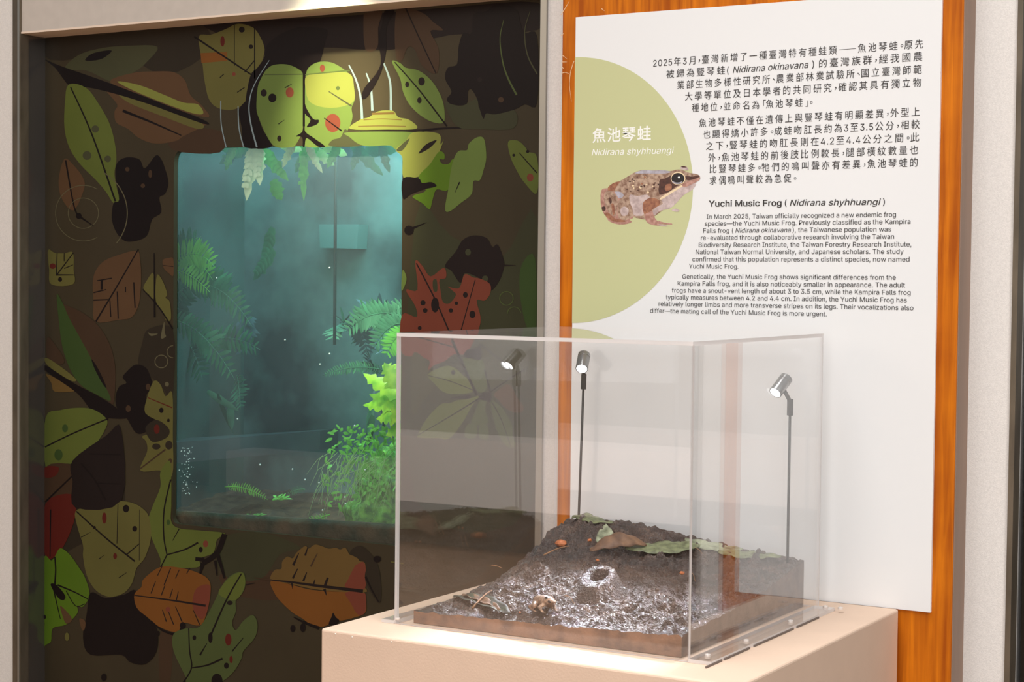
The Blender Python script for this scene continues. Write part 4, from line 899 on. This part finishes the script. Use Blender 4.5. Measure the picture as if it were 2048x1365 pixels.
def skirt(name, A, B, inset, m, drop=.001, slant=0.0):
    A, B = Vector(A), Vector(B); nn = 90; vv, ff = [], []
    for i in range(nn + 1):
        q_ = A.lerp(B, i / nn); h = hmud(min(max(q_.x, sx0), sx1), min(max(q_.y, sy0), sy1))
        o_ = Vector(inset)
        vv.append((q_.x, q_.y, SZ + h + .0002)); vv.append((q_.x + o_.x, q_.y + o_.y, SZ - .0005))
    for i in range(nn): ff.append((2 * i + 1, 2 * i + 3, 2 * i + 2, 2 * i))
    return link(name, mesh_from(name, vv, ff, True), mud, m)
skirt('slab_side', (sx0, sy0, 0), (sx1, sy0, 0), (0, 0, 0), M_side)
skirt('slab_side', (sx1, sy0, 0), (sx1, sy1, 0), (0, 0, 0), M_side2)
skirt('slab_side', (sx1, sy1, 0), (sx0, sy1, 0), (0, 0, 0), M_side2)
skirt('slab_side', (sx0, sy1, 0), (sx0, sy0, 0), (0, 0, 0), M_side)

# leaves lying on the mud
def mz(x, y): return SZ + hmud(x, y, False)
M_lg = mat('faded green leaf', srgb(128, 134, 96), .5, color2=srgb(84, 88, 60), vscale=90, bump=.3, bscale=150)
M_lgr = mat('mottled grey green leaf', srgb(164, 168, 140), .6, color2=srgb(96, 100, 76), vscale=70)
M_ld = mat('dark wet leaf', srgb(50, 54, 32), .6, color2=srgb(34, 28, 22), vscale=60, bump=.4, bscale=120)
M_lb = mat('curled brown leaf', srgb(126, 92, 66), .6, color2=srgb(86, 60, 44), vscale=60, bump=.3, bscale=120)
def mud_leaf(name, a, b, width, lift, m, label, group='fallen leaves on the mud', curl=0.0, arch=0.0, roll=0.0):
    a, b = Vector(a[:2]), Vector(b[:2]); d = b - a; s = Vector((-d.y, d.x)).normalized(); vv, ff = [], []; NL, NW = 22, 8
    for i in range(NL + 1):
        t = i / NL; w_ = width / 2 * max(.02, math.sin(math.pi * (t * .96 + .02)) ** .75) * (1 + .06 * math.sin(i * 2.1))
        for j in range(NW + 1):
            q_ = 2 * j / NW - 1; pp = a + d * t + s * (q_ * w_)
            base = mz(min(max(pp.x, sx0 + .004), sx1 - .004), min(max(pp.y, sy0 + .004), sy1 - .004))
            z = base + lift + arch * math.sin(math.pi * t) + curl * q_ * q_ * math.sin(math.pi * t) + roll * q_ * math.sin(math.pi * t) + .0012 * math.sin(t * 21 + q_ * 3) + (.0008 if abs(q_) > .1 else 0)
            vv.append((pp.x, pp.y, z))
    for i in range(NL):
        for j in range(NW): k = i * (NW + 1) + j; ff.append((k, k + 1, k + NW + 2, k + NW + 1))
    o = link(name, mesh_from(name, vv, ff, True), None, m)
    so = o.modifiers.new('thickness', 'SOLIDIFY'); so.thickness = .0005
    return tag(o, label, 'leaf', group)
def on(x, y, z=1.05):      # picture point -> point on the mud surface
    lo = at_z(x, y, z)
    for _ in range(30):
        xx, yy = min(max(lo.x, sx0), sx1), min(max(lo.y, sy0), sy1); lo = lo.lerp(at_z(x, y, mz(xx, yy)), .5)
    return lo
P_ = lambda X, Y: (X, Y)
mud_leaf('fallen_leaf', (-1.438, 2.628), (-1.345, 2.600), .034, .005, M_lg, 'green leaf on the crest beside the left lamp stem', curl=-.003)
mud_leaf('fallen_leaf', (-1.355, 2.590), (-1.318, 2.520), .030, .004, M_lgr, 'mottled grey-green leaf hanging over the front of the crest')
mud_leaf('curled_leaf', (-1.335, 2.500), (-1.262, 2.555), .028, .007, M_lb, 'brown curled dry leaf on the middle of the mud ridge', curl=-.004, arch=.016, roll=.006)
mud_leaf('fallen_leaf', (-1.290, 2.535), (-1.185, 2.592), .042, .005, M_lg, 'long green leaf right of the curled brown leaf', curl=-.003)
mud_leaf('fallen_leaf', (-1.215, 2.600), (-1.120, 2.615), .036, .005, M_lgr, 'grey-green leaf on the ridge behind the case corner', curl=-.003)
mud_leaf('fallen_leaf', (-1.150, 2.585), (-1.052, 2.610), .034, .006, M_lg, 'flat faded leaf near the right lamp stem', curl=-.002)
fa, fb = on(898, 1200), on(985, 1246)
mud_leaf('fallen_leaf', (fa.x, fa.y + .012), (fb.x, sy0 + .012), .034, .002, M_ld, 'dark green leaf at the front left corner of the mud', curl=.004)
fa, fb = on(925, 1195), on(1000, 1225)
mud_leaf('fallen_leaf', (fa.x, fa.y), (fb.x, fb.y), .016, .003, M_lb, 'narrow brown leaf lying behind the front left leaf', curl=.002)
# twigs
M_tw = mat('thin tan twig', srgb(164, 118, 80), .7, var=.3, vscale=60)
def twig(a, b, r, label, lift=.004, bend=.003):
    a, b = on(*a), on(*b); pts = []
    for i in range(9):
        t = i / 8; q_ = a.lerp(b, t); z = max(mz(q_.x, q_.y) + lift, q_.z + lift); pts.append((q_.x + bend * math.sin(t * 5) * .4, q_.y, z + bend * math.sin(math.pi * t)))
    return tag(link('twig', tube_mesh('twig', pts, [r * (1 - .5 * i / 8) for i in range(9)], 7), None, M_tw), label, 'twig', 'twigs on the mud')
twig((1087, 1116), (1140, 1098), .0013, 'short tan twig on the left flank of the mound')
twig((1180, 1103), (1262, 1084), .0012, 'longer brown twig below the curled brown leaf')
twig((945, 1222), (985, 1187), .0016, 'thick tan twig at the front left corner of the mud')
twig((1385, 1098), (1412, 1120), .0007, 'fine straw right of the case corner, upper', .003)
twig((1381, 1150), (1392, 1168), .0007, 'fine straw right of the case corner, lower', .003)
twig((983, 1141), (1004, 1147), .0011, 'grey twig sticking out over the left side of the mud', .008, .001)
twig((1130, 1196), (1150, 1212), .0006, 'pale root hair left of the crater', .003)
# orange clay bits
M_bit = mat('orange clay bit', srgb(196, 112, 62), .5, var=.3, vscale=120)
random.seed(21)
for (x, y, r, lb) in ((1122, 1090, .0095, 'largest orange clay bit on the left flank of the mound'), (1179, 1082, .004, 'orange clay bit in the hollow of the mound'), (1216, 1100, .0032, 'orange clay bit just under the twig'), (1364, 1148, .0042, 'orange clay bit beside the vertical case corner'), (1040, 1226, .0018, 'tiny reddish clay bit left of the frog'), (1195, 1122, .003, 'orange clay bit behind the crater')):
    c = on(x, y); bm = bmesh.new(); bmesh.ops.create_icosphere(bm, subdivisions=2, radius=r)
    for v_ in bm.verts: v_.co *= 1 + .35 * noise.noise(v_.co * 400 + Vector((x, y, 0))); v_.co.z *= .7
    me = bpy.data.meshes.new('clay_bit'); bm.to_mesh(me); bm.free()
    o = link('clay_bit', me, None, M_bit); o.location = (c.x, c.y, mz(c.x, c.y) + r * .2); tag(o, lb, 'clay', 'clay bits in the mud')

# small frog on the mud: continuous body grown from overlapping volumes
def frog(loc, heading, s):
    bm = bmesh.new()
    def ball(c, r, sc=(1, 1, 1)):
        bmesh.ops.create_icosphere(bm, subdivisions=3, radius=1, matrix=Matrix.Translation(c) @ Matrix.Diagonal((r * sc[0], r * sc[1], r * sc[2], 1)))
    def limb(P, Rr):
        for (a, b), (ra, rb) in zip(zip(P, P[1:]), zip(Rr, Rr[1:])):
            a, b = Vector(a), Vector(b)
            for i in range(7): t = i / 6; ball(a.lerp(b, t), ra + (rb - ra) * t)
    ball((-.30, 0, .26), .20, (1.25, 1.0, .85)); ball((-.05, 0, .30), .21, (1.35, 1.0, .85)); ball((.20, 0, .34), .17, (1.3, 1.05, .80)); ball((.40, 0, .35), .115, (1.35, 1.05, .62)); ball((.50, 0, .345), .07, (1.2, 1.1, .6))
    for sd in (-1, 1):
        ball((.27, .115 * sd, .43), .062)
        limb([(-.38, .10 * sd, .20), (-.08, .33 * sd, .17), (-.42, .30 * sd, .08), (-.20, .34 * sd, .03), (-.02, .38 * sd, .02)], [.11, .085, .055, .035, .02])
        for a in (-.4, 0, .4): limb([(-.06, .36 * sd, .022), (.08 + .03 * math.cos(a), (.38 + .12 * math.sin(a)) * sd, .018)], [.02, .012])
        limb([(.14, .14 * sd, .22), (.10, .27 * sd, .14), (.22, .24 * sd, .03)], [.07, .055, .035])
        for a in (-.7, 0, .7): limb([(.22, .24 * sd, .025), (.32, (.24 + .10 * math.sin(a)) * sd, .018)], [.02, .012])
    me = bpy.data.meshes.new('frog'); bm.to_mesh(me); bm.free()
    fm = mat('frog skin', srgb(186, 150, 122), .4, color2=srgb(110, 84, 70), vscale=9, bump=.5, bscale=30, coat=.4)
    o = link('frog_model', me, None, fm); o.location = loc; o.rotation_euler = (0, 0, heading); o.scale = (s, s, s)
    rm = o.modifiers.new('skin', 'REMESH'); rm.mode = 'VOXEL'; rm.voxel_size = .018
    sm = o.modifiers.new('soften', 'SMOOTH'); sm.factor = .6; sm.iterations = 4
    rm.use_smooth_shade = True
    bm = bmesh.new()
    for sd in (-1, 1):
        bmesh.ops.create_uvsphere(bm, u_segments=12, v_segments=8, radius=.045, matrix=Matrix.Translation((.29, .138 * sd, .45)))
    me = bpy.data.meshes.new('eyes'); bm.to_mesh(me); bm.free(); me.polygons.foreach_set('use_smooth', [True] * len(me.polygons))
    link('eyes', me, o, mat('frog eye', srgb(16, 14, 14), .08))
    bm = bmesh.new()
    for sd in (-1, 1):
        bmesh.ops.create_uvsphere(bm, u_segments=12, v_segments=8, radius=1, matrix=Matrix.Translation((.36, .09 * sd, .345)) @ Matrix.Diagonal((.13, .045, .045, 1)))
    me = bpy.data.meshes.new('cheek'); bm.to_mesh(me); bm.free(); me.polygons.foreach_set('use_smooth', [True] * len(me.polygons))
    link('face_mask', me, o, mat('frog dark mask', srgb(64, 50, 50), .35))
    return o
fc = on(1090, 1226)
fo = frog((fc.x, fc.y, mz(fc.x, fc.y) + .003), math.radians(-28), .047)
tag(fo, 'small brown frog sitting in the wet mud left of the crater', 'frog')

# ================================================================ LAMPS
M_blk = mat('black metal stem', srgb(28, 26, 26), .4, metal=.3)
M_steel = mat('brushed steel lamp head', srgb(150, 150, 150), .28, metal=1, var=.25, vscale=60, stretch=(1, 1, .1))
M_led = mat('lit lens', (1, 1, 1, 1), .4, emit=(.93, .95, 1, 1), estr=22)
def lamp(base, top, head_c, aim, label, Lh=.036, rh=.0105, stemr=.0022, power=1.0, elbow=None):
    r = empty('stem_spotlight'); tag(r, label, 'lamp', 'stem spotlights in the case')
    base, top, hc = Vector(base), Vector(top), Vector(head_c)
    link('stem', tube_mesh('stem', [base, top], [stemr, stemr * .95], 10), r, M_blk)
    d = (top - base).normalized()
    bx = tube_mesh('socket', [top - d * .006, top - d * .006 + d * .026], .0052, 4); o = link('socket', bx, r, M_blk)
    bx.polygons.foreach_set('use_smooth', [False] * len(bx.polygons))
    tp = top + d * .02
    link('swivel_joint', tube_mesh('swivel_joint', [tp - d * .004, tp + (hc - tp) * .8], .0032, 8), r, M_blk)
    ax = (Vector(aim) - hc).normalized(); a, b = hc - ax * Lh / 2, hc + ax * Lh / 2
    h2_ = Lh / 2
    hd = lathe('lamp_head', hc, ax, [(-h2_, .0001), (-h2_, rh * .9), (-h2_ + .001, rh), (-h2_ + .008, rh), (-h2_ + .0085, rh * .94), (-h2_ + .0098, rh * .94), (-h2_ + .0103, rh), (h2_ - .001, rh), (h2_, rh * .97), (h2_, rh * .84), (h2_ - .0025, rh * .80)])
    link('lamp_head', hd, r, M_steel)
    link('lens', lathe('lens', hc, ax, [(h2_ - .0026, rh * .80), (h2_ - .0014, rh * .62), (h2_ - .0008, .0001)], 24), r, M_led)
    sp = spot('lamp_light', b + ax * .001, b + ax, power, (.86, .90, 1), math.radians(44), .9, .006)
    return r
Y1 = 2.628
s0 = at_y(1157, 1036, Y1); s1 = at_y(1167, 772, Y1); h1 = at_y(1166, 724, Y1 - .008)
lamp((s0.x, Y1, s0.z - .012), (s1.x, Y1, s1.z), h1, (-1.27, 2.22, 1.03), 'left stem spotlight, lit, its black stem rising from the crest of the mud', power=20)
Y2 = 2.615
s0 = at_y(1575, 1118, Y2); s1 = at_y(1580, 824, Y2); h2 = at_y(1562, 771, Y2 - .004)
lamp((s0.x, Y2, s0.z - .012), (s1.x, Y2, s1.z), h2, (-1.17, 2.24, 1.03), 'right stem spotlight, lit, its thin stem rising from the back right block', power=14)

# ================================================================ ACRYLIC CASE
M_ac = pane_mat('clear acrylic', 1.49, haze=.004, haze_col=(.95, .92, .9, 1), hazescale=14)
M_edge = bpy.data.materials.new('acrylic edge light'); M_edge.use_nodes = True  # light gathered in the polished edges is put in as milky white
nt = M_edge.node_tree; N = nt.nodes; L = nt.links; N.clear(); out = N.new('ShaderNodeOutputMaterial')
df = N.new('ShaderNodeBsdfDiffuse'); df.inputs[0].default_value = (.97, .94, .93, 1)
tl = N.new('ShaderNodeBsdfTranslucent'); tl.inputs[0].default_value = (.92, .86, .84, 1); mx = N.new('ShaderNodeMixShader'); mx.inputs[0].default_value = .5
tr = N.new('ShaderNodeBsdfTransparent'); mx2 = N.new('ShaderNodeMixShader'); mx2.inputs[0].default_value = .04
L.new(df.outputs[0], mx.inputs[1]); L.new(tl.outputs[0], mx.inputs[2]); L.new(mx.outputs[0], mx2.inputs[1]); L.new(tr.outputs[0], mx2.inputs[2]); L.new(mx2.outputs[0], out.inputs[0])
cx0, cx1, cy0, cy1, cz0, cz1 = -1.4868, -1.0060, 2.1700, 2.6560, 1.0006, 1.4340
TH = .0055
case = empty('display_case'); tag(case, 'clear acrylic display case on the plinth covering the mud diorama', 'display case')
def pane(name, x0, x1, y0, y1, z0, z1, thin):
    bm = bmesh.new(); box_bm(bm, x0, x1, y0, y1, z0, z1)
    bm.normal_update()
    for f_ in bm.faces: f_.material_index = 0 if abs(f_.normal[thin]) > .5 else 1
    me = bpy.data.meshes.new(name); bm.to_mesh(me); bm.free(); return link(name, me, case, [M_ac, M_edge])
pane('front_pane', cx0, cx1, cy0, cy0 + TH, cz0, cz1 - TH, 1)
pane('back_pane', cx0, cx1, cy1 - .004, cy1, cz0, cz1 - TH, 1)
pane('side_pane', cx0, cx0 + .004, cy0 + TH, cy1 - .004, cz0, cz1 - TH, 0)
pane('side_pane', cx1 - .004, cx1, cy0 + TH, cy1 - .004, cz0, cz1 - TH, 0)
pane('top_pane', cx0, cx1, cy0, cy1, cz1 - TH, cz1, 2)
pane('flange', cx1 + .0002, cx1 + .034, cy0 - .002, cy1 - .02, 1.0006, 1.0056, 2)
pane('flange', cx0 - .022, cx0 - .0002, cy0 - .002, cy1 - .02, 1.0006, 1.0056, 2)
M_scrw = mat('clear plastic screw', srgb(226, 214, 206), .15, spec=.8)
for x, y in ((1415, 1313), (1492, 1284), (1581, 1245), (1651, 1216), (1681, 1219), (795, 1240)):
    c = at_z(x, y, 1.0056)
    v_ = lathe('screw', (c.x, c.y, 1.0056), (0, 0, 1), [(0, .0042), (.0024, .0042), (.0032, .0032), (.0032, .0016), (.0022, .0010), (.0022, .0001)], 16)
    link('screw', v_, case, M_scrw)
M_gap = mat('dark shadow gap', srgb(110, 98, 92), .6)  # dark strips paint the shadow gaps along the flange
fx = cx1 + .0345
for a, b in (((1418, 1336), (1452, 1322)), ((1456, 1320), (1505, 1297)), ((1511, 1293), (1590, 1258)), ((1597, 1255), (1644, 1236))):
    A_, B_ = at_z(*a, 1.002), at_z(*b, 1.002)
    box('shadow_gap_strip', fx - .0006, fx + .0010, A_.y, B_.y, 1.0002, 1.0030, M_gap, case)
# light catching scratches on the right pane
vv = []
